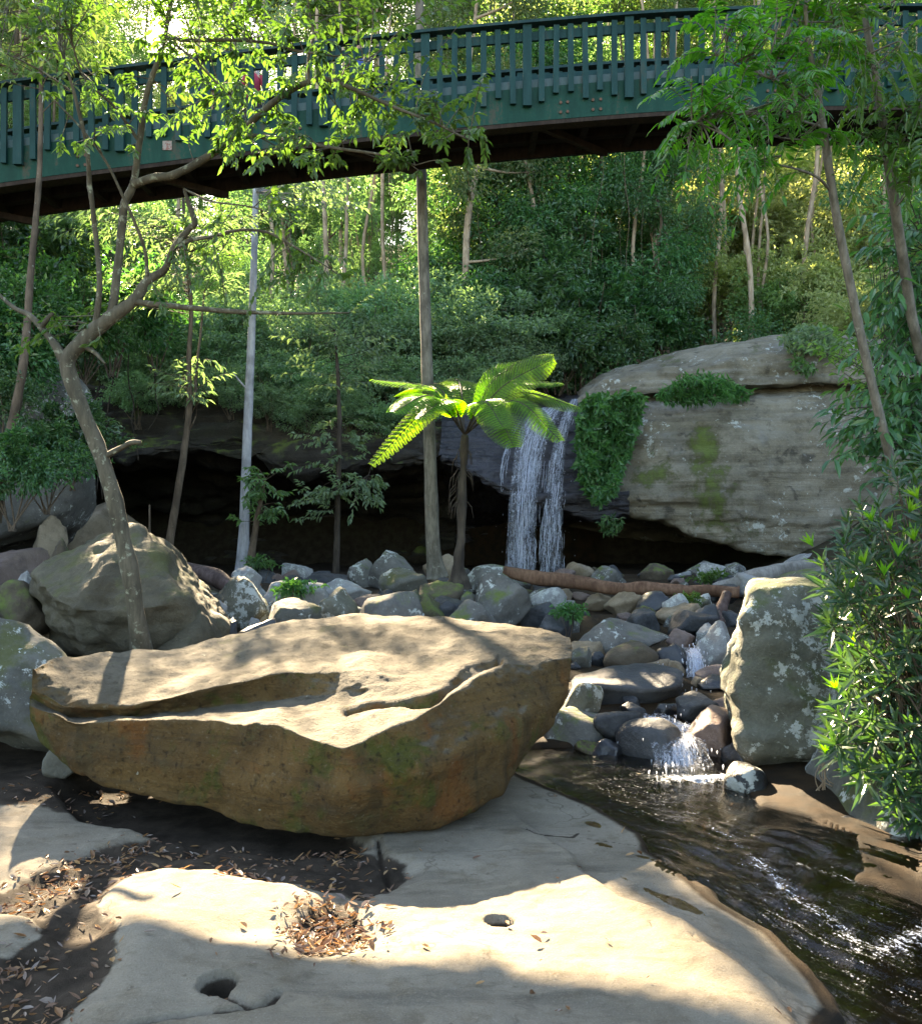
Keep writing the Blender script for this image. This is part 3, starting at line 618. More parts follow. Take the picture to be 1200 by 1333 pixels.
# ================================================================== boulders and rocks of the creek
ROCKS = []
def rock(x0, y0, x1, y1, D, mat, label, seed, name='boulder', planes=None, depth=None, rough=.05, p=34, sub=4, npl=11, rz=0.0, cat=None, tilt=(0, 0), group=None):
    a, b = P((x0 + x1) / 2, (y0 + y1) / 2, D), None
    rx = (x1 - x0) / 2 / F * D; rz_ = (y1 - y0) / 2 / F * D
    dep = depth if depth else .5 * (rx + rz_) * 1.05
    zb = a[2] - rz_; g = gz1(a[0], D); nzb = min(zb, g - .03)
    if zb - nzb > 0: rz_ = (a[2] + rz_ - nzb) / 2; a[2] = nzb + rz_
    v, f = rock_geo(seed, (rx, dep, rz_), planes, npl, p, sub, rough)
    if tilt != (0, 0):
        R = np.array(Euler((0, tilt[0], 0)).to_matrix()); v = v @ R.T
    v[:, 2] += rz_
    me = mesh_np(name, v, f)
    o = link(name, me, M[mat] if isinstance(mat, str) else mat, loc=(a[0], D, a[2] - rz_))
    ROCKS.append((a[0], D, max(rx, dep)))
    return tag(o, label, cat or name, group)
# foreground right: big lichen boulder
def hullrock(pts, mat, label, seed, name='boulder', **k):
    q = [P(*x) for x in pts]; c, v, f = hull_rock(seed, q, **k); lo = (v + c)[:, 2].min(); o = np.array([c[0], c[1], lo]); me = mesh_np(name, v + c - o, f)
    ROCKS.append((c[0], c[1], np.ptp(v[:, 0]) * .5)); return tag(link(name, me, M[mat], loc=o), label, name)
hullrock([(985,758,6.0),(1045,760,5.95),(965,792,5.85),(950,850,6.0),(955,920,5.9),(966,985,5.82),(1075,985,5.62),(1135,920,5.7),(1125,820,5.9),(1085,775,5.95),(990,1040,6.25),(1080,1046,6.2),(1150,1046,6.2),(980,752,6.7),(1070,752,6.7),(1140,790,6.7),(960,985,7.0),(1150,1000,7.0),(948,860,6.7),(1160,880,6.4)], 'lichen', 'tall grey boulder spattered with white lichen beside the leafy green shrub', 11, rough=.022)
rock(985, 985, 1120, 1075, 6.0, 'wet', 'dark wet ledge under the tall lichen boulder', 13, depth=.5)
rock(1050, 930, 1360, 1160, 5.35, 'mossy', 'dark mossy boulder under the overhanging green shrub', 12, depth=.7, rough=.05)
# big wedge boulder behind the leaning tree
hullrock([(163,684,8.5),(182,690,8.3),(120,708,8.4),(52,742,8.3),(58,772,7.75),(90,795,7.5),(180,792,7.2),(232,778,7.35),(288,806,7.8),(290,832,7.8),(215,730,8.0),(110,858,8.1),(150,868,7.7),(210,868,7.5),(285,858,7.7),(70,830,8.3),(110,700,9.4),(230,710,9.3),(290,800,9.2),(50,760,9.2),(70,850,9.2),(285,850,9.2)], 'wedge', 'large olive brown wedge boulder behind the leaning tree trunk', 21, rough=.03, p=60)
rock(195, 792, 290, 858, 7.6, 'wedge', 'low mossy block at the foot of the wedge boulder', 211, depth=.45)
rock(-110, 795, 150, 985, 6.3, 'mossy', 'rounded grey boulder with pale lichen spots at the left edge', 22, depth=.7, rough=.05, sub=5)
rock(55, 955, 108, 996, 5.6, 'mossy', 'small mossy stone wedged under the huge flat boulder', 23, 'rock')
rock(-20, 752, 62, 822, 8.6, 'brown', 'flat brown boulder between the wedge boulder and the left bank', 24)
rock(-60, 716, 60, 772, 10.5, 'pink', 'smooth pinkish slab low on the left bank', 25, depth=1.0)
rock(62, 700, 100, 745, 9.6, 'brown', 'dark rock behind the wedge boulder', 26, 'rock')
rock(20, 742, 46, 768, 9.0, 'pale', 'small pale broken rock on the left bank', 27, 'rock')
rock(40, 668, 84, 712, 12.6, 'tan', 'tan rock half buried in the leafy left bank', 28, 'rock')
rock(-140, 430, 125, 640, 13.2, 'grey', 'large pale grey rock face behind the left edge shrubs', 29, depth=1.2, sub=5)
rock(70, 655, 190, 720, 17.0, 'tan', 'ochre rock shelf at the left end of the cave', 30, depth=1.2)
# middle
L = [
 (275, 750, 353, 818, 9.6, 'lichen', 'white lichened boulder just right of the wedge boulder', 31), (300, 737, 342, 764, 11.4, 'pale', 'pale rock behind the white lichened boulder', 32),
 (340, 780, 418, 812, 9.2, 'mossy', 'flat triangular green grey rock behind the huge flat boulder', 33), (312, 806, 368, 826, 8.7, 'blue', 'thin dark flat stone behind the huge flat boulder', 34),
 (256, 774, 294, 812, 9.2, 'pale', 'pale lichened rock against the wedge boulder', 35), (284, 804, 312, 830, 8.6, 'blue', 'small dark grey stone beside the wedge boulder', 36),
 (320, 803, 340, 816, 9.0, 'pale', 'tiny white stone behind the huge flat boulder', 37), (225, 728, 252, 745, 13.0, 'pale', 'small round pale stone under the brown log', 38),
 (388, 746, 462, 772, 13.6, 'blue', 'low dark rock in front of the cave', 39), (345, 756, 432, 786, 10.8, 'pale', 'broad pale lichened rock left of the cave mouth', 40),
 (452, 728, 492, 770, 13.2, 'grey', 'smaller grey peak joined to the twin boulder', 41), (478, 717, 542, 772, 13.0, 'grey', 'smooth grey peaked boulder in front of the cave', 42),
 (492, 740, 560, 782, 11.6, 'mossy', 'yellow mossy boulder at the foot of the tall trunk', 43), (550, 722, 600, 760, 13.4, 'tan', 'sunlit tan boulder behind the tall trunk', 44),
 (603, 734, 690, 776, 12.7, 'grey', 'long grey boulder behind the tree fern trunk', 45), (545, 756, 604, 788, 10.9, 'brown', 'dark brown slab at the foot of the tree fern', 46),
 (416, 752, 484, 778, 11.6, 'pale', 'whitish rock with grey lichen left of the mossy boulder', 47), (408, 764, 468, 804, 9.6, 'lichen', 'rough knobbly lichened rock beside the wide smooth rock', 48),
 (460, 768, 556, 808, 9.3, 'grey', 'wide smooth grey rock behind the huge flat boulder', 49), (576, 780, 652, 818, 9.2, 'grey', 'pale grey wedge rock with a ridge behind the huge flat boulder', 50),
 (560, 780, 596, 806, 9.9, 'blue', 'small blue grey rock below the tree fern', 51), (535, 772, 580, 806, 9.8, 'brown', 'brown broken rock between grey rocks', 52),
 (527, 767, 552, 788, 10.6, 'mossy', 'small mossy stone below the yellow mossy boulder', 53), (598, 770, 618, 788, 10.4, 'grey', 'small grey stone next to the tree fern roots', 54),
 (613, 744, 692, 815, 10.3, 'grey', 'dark square speckled boulder at the left end of the fallen log', 55),
 (690, 764, 738, 808, 11.3, 'pale', 'pale flat faced boulder under the fallen log', 56), (722, 766, 746, 788, 12.2, 'tan', 'sunlit tan stone under the fallen log', 57),
 (742, 770, 768, 786, 12.3, 'pink', 'round pink stone under the fallen log', 58), (758, 772, 797, 794, 11.8, 'tan', 'angular tan stone with a dark side under the fallen log', 59),
 (788, 770, 838, 806, 11.4, 'tan', 'big tan brown rock in the upper creek', 60), (826, 768, 872, 812, 11.0, 'wet', 'dark wet boulder under the fallen log', 61),
 (860, 772, 898, 808, 10.8, 'pale', 'light grey boulder under the right half of the log', 62), (862, 743, 900, 768, 14.6, 'pale', 'bright white stone behind the fallen log', 63),
 (868, 793, 934, 834, 9.9, 'blue', 'wide blue grey boulder above the little cascade', 64), (902, 786, 938, 806, 10.4, 'blue', 'small blue grey stone near the lichen boulder', 65),
 (896, 772, 926, 796, 11.2, 'lichen', 'mossy pale stone below the end of the log', 66),
 (866, 818, 902, 840, 9.3, 'pink', 'small pink rock above the little cascade', 67), (906, 808, 960, 884, 8.7, 'pale', 'blocky rock with white top right of the little cascade', 68),
 (750, 806, 872, 856, 9.0, 'grey', 'broad grey green flat boulder in the creek', 69), (784, 834, 852, 886, 8.5, 'brown', 'round brown mossy boulder in the creek', 70),
 (764, 848, 788, 874, 8.6, 'blue', 'small dark stone left of the round brown boulder', 71), (742, 842, 770, 874, 8.5, 'mossy', 'green grey stone beside the huge flat boulder end', 72),
 (852, 836, 914, 894, 8.6, 'wet', 'black wet rock that the little cascade runs over', 73), (738, 868, 890, 936, 7.6, 'blue', 'long blue grey boulder lying across the creek', 74),
 (730, 884, 784, 948, 7.0, 'lichen', 'lichen flecked boulder right of the huge flat boulder', 75), (700, 922, 804, 994, 6.7, 'grey', 'grey slanted boulder at the edge of the pool', 76),
 (802, 936, 892, 1006, 6.35, 'blue', 'rounded dark boulder with pale top at the pool edge', 77), (766, 962, 818, 1000, 6.35, 'wet', 'small wet black rock with white glint at the pool edge', 78),
 (808, 914, 842, 942, 7.1, 'blue', 'small dark stone below the long boulder', 79), (846, 914, 884, 940, 7.1, 'wet', 'wet stone splashed by the creek', 80),
 (882, 902, 936, 944, 6.95, 'blue', 'dark grey smooth boulder below the little cascade', 81), (926, 906, 964, 934, 7.0, 'pink', 'brown stone between the cascade and the lichen boulder', 82),
 (940, 918, 966, 942, 6.7, 'orange', 'yellow tan stone against the lichen boulder', 83), (906, 878, 958, 910, 7.7, 'wet', 'black wet rock at the foot of the little cascade', 84),
 (890, 924, 968, 998, 6.35, 'pink', 'tilted pinkish brown slab beside the pool', 85), (940, 962, 982, 1010, 6.1, 'wet', 'black wet rock under the lichen boulder', 86),
 (940, 994, 1002, 1056, 5.55, 'wet', 'round black rock with a white lichen patch in the stream', 87),
 (700, 800, 748, 826, 9.8, 'blue', 'dark flat rock behind the end of the huge flat boulder', 88), (870, 950, 905, 1000, 6.75, 'wet', 'black wet rock behind the pool cascade', 89),
 (955, 745, 1000, 775, 12.6, 'pale', 'pale rock at the right end of the fallen log', 90), (1010, 738, 1100, 780, 11.5, 'grey', 'grey rock behind the tall lichen boulder', 91),
 (1020, 720, 1075, 750, 14.5, 'pale', 'pale rock below the outcrop', 92),
]
for r in L: rock(*r, **({'p': 9, 'npl': 24} if r[7] in (87, 70, 77, 58) else {}), tilt=((-.45, 0) if r[7] == 85 else (0, 0)), name='boulder' if (r[2] - r[0]) * r[4] > 330 else 'rock')
M['rim'] = rock_mat('black rock with white lichen', (.02, .022, .022), (.05, .052, .05), [((.5, .52, .47), 4.5, .61, .65, .9)], rough=.5)
for o in COL.objects:
    if o.get('label') == 'round black rock with a white lichen patch in the stream': o.data.materials[0] = M['rim']
rock(1075, 1060, 1150, 1105, 5.0, 'wet', 'low wet black rock in the shade of the lance leaved shrub', 131, 'rock')
rock(1120, 1130, 1260, 1195, 4.3, 'brown', 'flat brown rock half covered by water at the right edge', 132, depth=.3)
# filler stones of the creek bed
kinds = ['grey', 'blue', 'pale', 'tan', 'brown', 'pink', 'blue', 'grey', 'blue']; words = {'grey': 'small grey stone', 'blue': 'small dark blue grey stone', 'pale': 'small pale stone', 'tan': 'small tan stone', 'brown': 'small brown stone', 'pink': 'small pinkish stone'}
r_ = RS(5); protos = {}
for k in set(kinds):
    protos[k] = []
    for j in range(4):
        v, f = rock_geo(200 + j * 7 + ord(k[0]), (1, .9, .68), None, 9, 30, 4, .05); me = mesh_np('stone', v, f); me.materials.append(M[k]); protos[k].append(me)
cnt = 0
for _ in range(3000):
    if cnt >= 250: break
    y = r_.uniform(6.35, 15.5); cxm = np.interp(y, [6.3, 8, 11, 15], [1.7, .9, -.2, -.2]); hw = np.interp(y, [6.3, 8, 11, 15], [.75, 2.6, 4.2, 5.0]); x = cxm + r_.uniform(-hw, hw)
    s = (r_.uniform(.035, .11) if r_.rand() < .6 else r_.uniform(.11, .24)) * (1 if y < 10 else 1.25)
    if any((x - a) ** 2 + (y - b) ** 2 < (c * .62) ** 2 for a, b, c in ROCKS): continue
    if abs(CX + x / y * F - 300) > 1100: continue
    k = kinds[r_.randint(len(kinds))]
    o = link('stone', protos[k][r_.randint(4)], None, loc=(x, y, gz1(x, y) + s * .25), rot=(r_.uniform(-.3, .3), r_.uniform(-.3, .3), r_.uniform(0, 6.3)))
    o.scale = (s, s * r_.uniform(.7, 1), s * r_.uniform(.8, 1.2)); tag(o, words[k] + ' among the boulders of the creek bed', 'stone', words[k] + 's of the creek bed'); cnt += 1

for _ in range(75):
    y = r_.uniform(7.5, 17); x = r_.uniform(-7.2, -3.2) * y / 12 - 1.2; s = r_.uniform(.06, .26) * (1.25 if r_.rand() < .3 else 1)
    if any((x - a) ** 2 + (y - b) ** 2 < (c * .7) ** 2 for a, b, c in ROCKS): continue
    k = ['brown', 'tan', 'grey', 'brown', 'pink'][r_.randint(5)]
    o = link('stone', protos[k][r_.randint(4)], None, loc=(x, y, gz1(x, y) + s * .2), rot=(r_.uniform(-.3, .3), r_.uniform(-.3, .3), r_.uniform(0, 6.3)))
    o.scale = (s, s * r_.uniform(.7, 1), s * r_.uniform(.8, 1.2)); tag(o, words[k] + ' on the leafy left bank', 'stone', words[k] + 's of the left bank')

# ================================================================== logs
M['log'] = bark_mat('stripped brown log', (.10, .05, .03), (.20, .115, .072), bump=.4)
M['greylog'] = bark_mat('weathered grey log', (.17, .155, .135), (.27, .255, .23), bump=.4)
M['darklog'] = bark_mat('purple brown log', (.06, .04, .033), (.13, .09, .08), lich=.2)
def log(name, pts, rad, mat, label, seg=14, seed=0):
    b = MB(); pts = [P(*q) for q in pts]; org = np.array(pts[0]); b.tube([p - org for p in pts], rad, seg, .22, seed, 7)
    return tag(link(name, b.mesh(name), mat, loc=org), label, 'log')
log('fallen_log', [(655, 744, 11.9), (690, 751, 11.85), (740, 757, 11.8), (800, 765, 11.7), (860, 767, 11.6), (920, 769, 11.5), (962, 772, 11.4)], [.085, .09, .092, .085, .08, .078, .07], M['log'], 'long stripped reddish brown log lying across the creek stones', 16, 1)
log('fallen_log', [(930, 770, 12.6), (980, 752, 12.6), (1030, 742, 12.7), (1075, 731, 12.9)], [.10, .12, .11, .07], M['greylog'], 'bleached grey log sloping up behind the tall lichen boulder', 14, 2)
log('fallen_log', [(200, 733, 11.0), (240, 741, 11.0), (275, 751, 10.9), (305, 766, 10.7)], [.09, .095, .11, .09], M['darklog'], 'short purple brown log between the wedge boulder and the white lichened boulder', 14, 3)
log('stump', [(934, 815, 10.6), (940, 790, 10.7), (946, 772, 10.8)], [.10, .07, .06], M['darklog'], 'splintered brown stump under the right end of the fallen log', 12, 4)

# ================================================================== falling water
m, nt = new_mat('falling water')
d1 = N(nt, 'BsdfDiffuse', {'Color': (.78, .82, .90, 1)}); t1 = N(nt, 'BsdfTranslucent', {'Color': (.78, .82, .90, 1)}); g1 = N(nt, 'BsdfGlossy', {'Roughness': .15}); tp = N(nt, 'BsdfTransparent')
a1 = N(nt, 'MixShader', {0: .45, 1: d1.outputs[0], 2: t1.outputs[0]}); a2 = N(nt, 'MixShader', {0: .12, 1: a1.outputs[0], 2: g1.outputs[0]})
out(nt, N(nt, 'MixShader', {0: .25, 1: a2.outputs[0], 2: tp.outputs[0]}).outputs[0]); M['fall'] = m
m, nt = new_mat('veil of water'); cs = N(nt, 'VectorMath', {0: objco(nt), 1: (1, 1, .13)}, operation='MULTIPLY').outputs[0]
al = mth(nt, 'MULTIPLY', ramp(nt, mth(nt, 'ADD', mth(nt, 'MULTIPLY', noise(nt, cs, 40, 6, .75, .6), .75), mth(nt, 'MULTIPLY', noise(nt, objco(nt), 26, 4, .7), .25)), .42, .72), .72)
sh = N(nt, 'MixShader', {0: .5, 1: N(nt, 'BsdfDiffuse', {'Color': (.8, .84, .92, 1)}).outputs[0], 2: N(nt, 'BsdfTranslucent', {'Color': (.8, .84, .92, 1)}).outputs[0]})
out(nt, N(nt, 'MixShader', {0: al, 1: N(nt, 'BsdfTransparent').outputs[0], 2: sh.outputs[0]}).outputs[0]); M['veil'] = m
def veil(parent, streams, seed=0):
    b = MB(); r = RS(seed)
    for pts, hw in streams:
        c, h = smooth_path([P(*q) for q in pts], np.array(hw, float) / F * pts[0][2], 10); m_ = len(c); nu = 28
        for lay in range(2):
            u = np.linspace(-1, 1, nu); x = c[:, None, 0] + h[:, None] * u[None] * (1 - .15 * lay); ph = r.uniform(0, 6, 3)
            y = c[:, None, 1] - .03 - .07 * (1 - u[None] ** 2) + .02 * np.sin(u[None] * 9 + ph[0]) + .015 * np.sin(u[None] * 23 + ph[1] + c[:, None, 2] * 2) + .06 * lay
            z = np.repeat(c[:, None, 2], nu, 1); v = np.stack([x, y, z], -1).reshape(-1, 3); i = np.arange(m_ - 1)[:, None] * nu + np.arange(nu - 1)[None]
            b.add(v, np.stack([i, i + 1, i + nu + 1, i + nu], -1).reshape(-1, 4))
    me = b.mesh('veil'); me.transform(Matrix.Translation(-Vector(parent.location))); link('veil', me, M['veil'], parent)
def falls(name, streams, label, cat='waterfall', seed=1, smin=.0035, smax=.010):
    r = RS(seed); b = MB()
    for pts, hw, n, ln in streams:
        c, h = smooth_path([P(*q) for q in pts], np.array(hw, float) / F * pts[0][2], 8)
        m_ = len(c)
        for _ in range(n):
            u = np.clip(r.normal(0, .45), -1.1, 1.1); a = r.uniform(-.05, .95) * (m_ - 1); l = max(2.2, r.uniform(.5, 1.5) * ln * m_)
            k = np.clip(np.linspace(a, a + l, 6), 0, m_ - 1); i = np.minimum(k.astype(int), m_ - 2); t = (k - i)[:, None]
            p = c[i] * (1 - t) + c[i + 1] * t; hh = h[i] * (1 - t[:, 0]) + h[i + 1] * t[:, 0]
            p = p.copy(); p[:, 0] += hh * u + r.normal(0, .005, 6); p[:, 1] += r.normal(0, .012, 6) - .03 - .05 * (1 - u * u)
            rad = r.uniform(smin, smax) * np.array([.3, .9, 1, .9, .7, .15]); b.tube(p, rad, 4, cap=False)
        for _ in range(n // 2):
            i = r.randint(2, m_); p = c[i] + np.array([h[i] * r.normal(0, .9), r.normal(0, .06) - .04, r.normal(0, .05)]); s = r.uniform(.3, 1.0) * smax
            b.tube([p, p - np.array([0, 0, s * 1.5]), p - np.array([0, 0, s * 5])], [s * .4, s, s * .2], 4, cap=False)
    v = np.concatenate(b.v); org = v.mean(0); org[2] = v[:, 2].min()
    me = mesh_np(name, v - org, [np.concatenate(x) for x in b.f.values()])
    return tag(link(name, me, M['fall'], loc=org), label, cat)
wf_ = falls('waterfall', [([(716, 531, 18.0), (704, 545, 17.5), (692, 575, 17.1), (684, 620, 16.8), (680, 660, 16.55), (678, 705, 16.5), (677, 752, 16.45)], [15, 19, 16, 14, 13, 13, 14], 330, .10),
    ([(748, 520, 18.0), (738, 543, 17.4), (728, 580, 17.05), (722, 630, 16.75), (719, 680, 16.5), (717, 750, 16.45)], [6, 8, 9, 12, 13, 14], 140, .06),
    ([(676, 548, 17.6), (664, 575, 17.2), (655, 605, 16.95), (652, 640, 16.8)], [4, 4, 5, 5], 30, .2), ([(705, 600, 17.0), (700, 680, 16.7), (698, 750, 16.5)], [26, 26, 26], 110, .04)],
    'thin white double waterfall dropping off the wet ledge into shadow', seed=3, smin=.0015, smax=.0052)
veil(wf_, [([(716, 531, 18.0), (704, 545, 17.5), (692, 575, 17.1), (684, 620, 16.8), (680, 660, 16.55), (678, 705, 16.5), (677, 752, 16.45)], [17, 21, 19, 17, 17, 17, 19]), ([(748, 520, 18.0), (738, 543, 17.4), (728, 580, 17.05), (722, 630, 16.75), (719, 680, 16.5), (717, 750, 16.45)], [5, 7, 8, 10, 12, 14])], 5)
c1_ = falls('cascade', [([(898, 842, 8.55), (902, 852, 8.25), (905, 875, 8.1), (906, 898, 8.05)], [8, 8, 8, 11], 170, .3), ([(888, 890, 7.9), (900, 902, 7.6), (922, 912, 7.4)], [14, 18, 16], 120, .25), ([(858, 862, 8.1), (860, 878, 8.0), (862, 892, 7.9)], [4, 4, 5], 20, .3)],
    'little white cascade between the wet black rocks', 'cascade', 4, .003, .008)
veil(c1_, [([(898, 842, 8.5), (903, 852, 8.2), (905, 875, 8.05), (906, 898, 8.0)], [11, 11, 12, 16]), ([(886, 890, 7.9), (900, 902, 7.55), (925, 914, 7.35)], [18, 22, 20])], 6)
c2_ = falls('cascade', [([(872, 945, 6.6), (880, 962, 6.3), (886, 985, 6.15), (892, 1008, 5.95)], [26, 26, 24, 30], 150, .3), ([(846, 930, 6.8), (862, 940, 6.6), (880, 948, 6.5)], [20, 22, 20], 90, .25), ([(830, 1004, 5.9), (880, 1010, 5.8), (940, 1006, 5.8)], [10, 10, 10], 110, .2)],
    'low cascade running beside the pinkish slab into the pool', 'cascade', 5, .0025, .007)
veil(c2_, [([(868, 940, 6.6), (880, 962, 6.25), (886, 985, 6.1), (892, 1010, 5.9)], [32, 34, 34, 40]), ([(842, 928, 6.8), (862, 940, 6.55), (884, 950, 6.45)], [24, 26, 24])], 7)
# ================================================================== bridge
def paint(name, a, b, rough=.55, wear=.5):
    m, nt = new_mat(name); co = objco(nt, True); cs = N(nt, 'VectorMath', {0: co, 1: (2.2, 2.2, .5)}, operation='MULTIPLY').outputs[0]
    n1 = noise(nt, cs, 3, 6, .65); n2 = noise(nt, co, 24, 5, .7)
    c = mixc(nt, ramp(nt, n1, .3, .7), a, b); c = mixc(nt, mth(nt, 'MULTIPLY', ramp(nt, mth(nt, 'ADD', n1, mth(nt, 'MULTIPLY', n2, .5)), .80, .95), wear), c, (.05, .045, .032))
    c = mixc(nt, mth(nt, 'MULTIPLY', ramp(nt, n2, .55, .75), .35), c, tuple(x * 1.6 for x in b))
    s = bsdf(nt, Base_Color=c, Roughness=rough, Normal=N(nt, 'Bump', {'Strength': .3, 'Distance': .01, 'Height': n2}).outputs[0]); s.inputs['Specular IOR Level'].default_value = .15; out(nt, s.outputs[0]); return m
M['green'] = paint('weathered green paint', (.005, .030, .029), (.011, .050, .049))
M['greenf'] = paint('stained green fascia paint', (.0015, .029, .020), (.004, .049, .034), wear=.8)
M['cap'] = paint('dark green rail cap', (.007, .026, .028), (.016, .048, .048))
M['kerb'] = paint('pale green kerb', (.05, .095, .10), (.085, .13, .14))
M['timber'] = bark_mat('bridge timber shaded dark', (.012, .009, .008), (.026, .019, .015), bump=.3)  # near black colour carries the shade under the deck
M['ledger'] = bark_mat('brown bridge timber', (.020, .014, .011), (.042, .030, .023), bump=.3)
bxp = np.array([-500, -200, 0, 200, 400, 600, 815, 930, 1060, 1200, 1400, 1700]); byp = np.array([190, 142, 109, 83, 58, 37, 19, 13, 9, 8, 10, 22])
BX = (bxp - CX) / F * 11.0; BZ = EYE + (CY - byp) / F * 11.0
_cx, _cz = smooth_path(np.stack([BX, BX * 0, BZ], 1), None, 12)
def zt(x): return np.interp(x, _cx[:, 0], _cx[:, 2])
def sweep(b, y0, y1, o0, o1, x0=-9.5, x1=9.5, n=90):
    xs = np.linspace(x0, x1, n); z = zt(xs)
    v = np.concatenate([np.stack([xs, np.full(n, y), z + o], 1) for y, o in ((y0, o0), (y1, o0), (y1, o1), (y0, o1))])
    i = np.arange(n - 1); f = []
    for k in range(4):
        a, c = k * n, ((k + 1) % 4) * n; f.append(np.stack([a + i, a + i + 1, c + i + 1, c + i], 1))
    b.add(v, np.concatenate(f)); b.add(v[[0, n, 2 * n, 3 * n]], [(0, 1, 2, 3)]); b.add(v[[n - 1, 2 * n - 1, 3 * n - 1, 4 * n - 1]], [(3, 2, 1, 0)]); return b
br = thing('footbridge', 'green painted timber arched footbridge with picket railings crossing high above the creek', 'footbridge', (0, 11.6, 0))
def bpart(name, b, mat, smooth=False, parent=br):
    me = b.mesh(name, smooth); me.transform(Matrix.Translation((0, -11.6, 0))); return link(name, me, mat, parent)
bpart('deck', sweep(MB(), 11.105, 12.10, -.80, -.86), M['timber'])
bpart('fascia', sweep(MB(), 11.04, 11.10, -.762, -1.165), M['greenf']); bpart('fascia', sweep(MB(), 12.105, 12.165, -.762, -1.20), M['timber'])
bpart('kerb', sweep(MB(), 11.062, 11.13, -.66, -.758), M['kerb']); bpart('kerb', sweep(MB(), 12.08, 12.14, -.66, -.758), M['kerb'])
bpart('ledger', sweep(MB(), 11.045, 11.22, -1.168, -1.215), M['ledger'])
for y in (11.40, 11.80): bpart('girder', sweep(MB(), y, y + .14, -.863, -1.10), M['timber'])
for x in np.arange(-9, 9.2, .62):
    z = zt(x); b = MB().box((x - .04, 11.103, z - 1.16), (x + .04, 12.102, z - .98)); bpart('joist', b, M['timber'])
for x in np.arange(-9, 9, 2.48):
    z = zt(x); b = MB().hexa([(x, 11.24, z - 1.19), (x, 11.24, z - 1.11), (x + .1, 11.24, z - 1.19), (x + .1, 11.24, z - 1.11), (x + .9, 12.08, z - 1.19), (x + .9, 12.08, z - 1.11), (x + 1.0, 12.08, z - 1.19), (x + 1.0, 12.08, z - 1.11)]); bpart('cross_brace', b, M['ledger'])
sp = 18.9 / F * 11; xs0 = (686 - CX) / F * 11       # a post stands at px 686
for side, (ya, yb) in enumerate(((10.985, 11.025), (12.18, 12.22))):
    rail = bpart('railing', sweep(MB(), ya - .055, yb + .055, 0, -.035) if side == 0 else sweep(MB(), ya - .05, yb + .06, 0, -.035), M['cap'])
    bpart('sub_rail', sweep(MB(), yb + .003, yb + .045, -.10, -.205), M['green'], parent=rail) if side == 0 else bpart('sub_rail', sweep(MB(), ya - .045, ya - .003, -.10, -.205), M['green'], parent=rail)
    b = MB(); r = RS(3)
    for k in range(-55, 55):
        x = xs0 + k * sp; z = zt(x)
        if abs(x) > 9.3: continue
        if k % 7 == 0:
            pb = MB().box((x - .052, ya - .02, z - 1.0), (x + .052, yb + .0015, z - .036)); pm = pb.mesh('post', False)
            bpart('post', pb, M['green'], parent=rail)
        else:
            ln = .955 if k % 7 in (1, 4, 6) else .87; ln += r.uniform(-.008, .008); t = r.uniform(-.006, .006)
            b.hexa([(x - .034 + t, ya, z - ln), (x - .034 - t, ya, z - .06), (x - .034 + t, yb, z - ln), (x - .034 - t, yb, z - .06), (x + .034 + t, ya, z - ln), (x + .034 - t, ya, z - .06), (x + .034 + t, yb, z - ln), (x + .034 - t, yb, z - .06)])
    bpart('picket_panel', b, M['green'], parent=rail)
m, nt = new_mat('rusty iron'); out(nt, bsdf(nt, Base_Color=(.10, .05, .03), Roughness=.8).outputs[0]); M['rust'] = m
for px in (730, 739, 772, 782, 100, 110, 380, 390, 1000, 1010):
    x = (px - CX) / F * 11
    for o in (-.975, -1.09): bpart('bolt', MB().tube([(x, 11.038, zt(x) + o), (x, 11.022, zt(x) + o)], .018, 8), M['rust'])
x = (217 - CX) / F * 11; m, nt = new_mat('reddish plate'); nn = noise(nt, objco(nt, True), 30, 2); out(nt, bsdf(nt, Base_Color=mixc(nt, ramp(nt, nn, .45, .6), (.20, .17, .14), (.15, .05, .03)), Roughness=.5).outputs[0])
z = EYE + (CY - 188) / F * 11; bpart('plate', MB().box((x - .055, 11.028, z - .055), (x + .055, 11.0385, z + .055)), m)

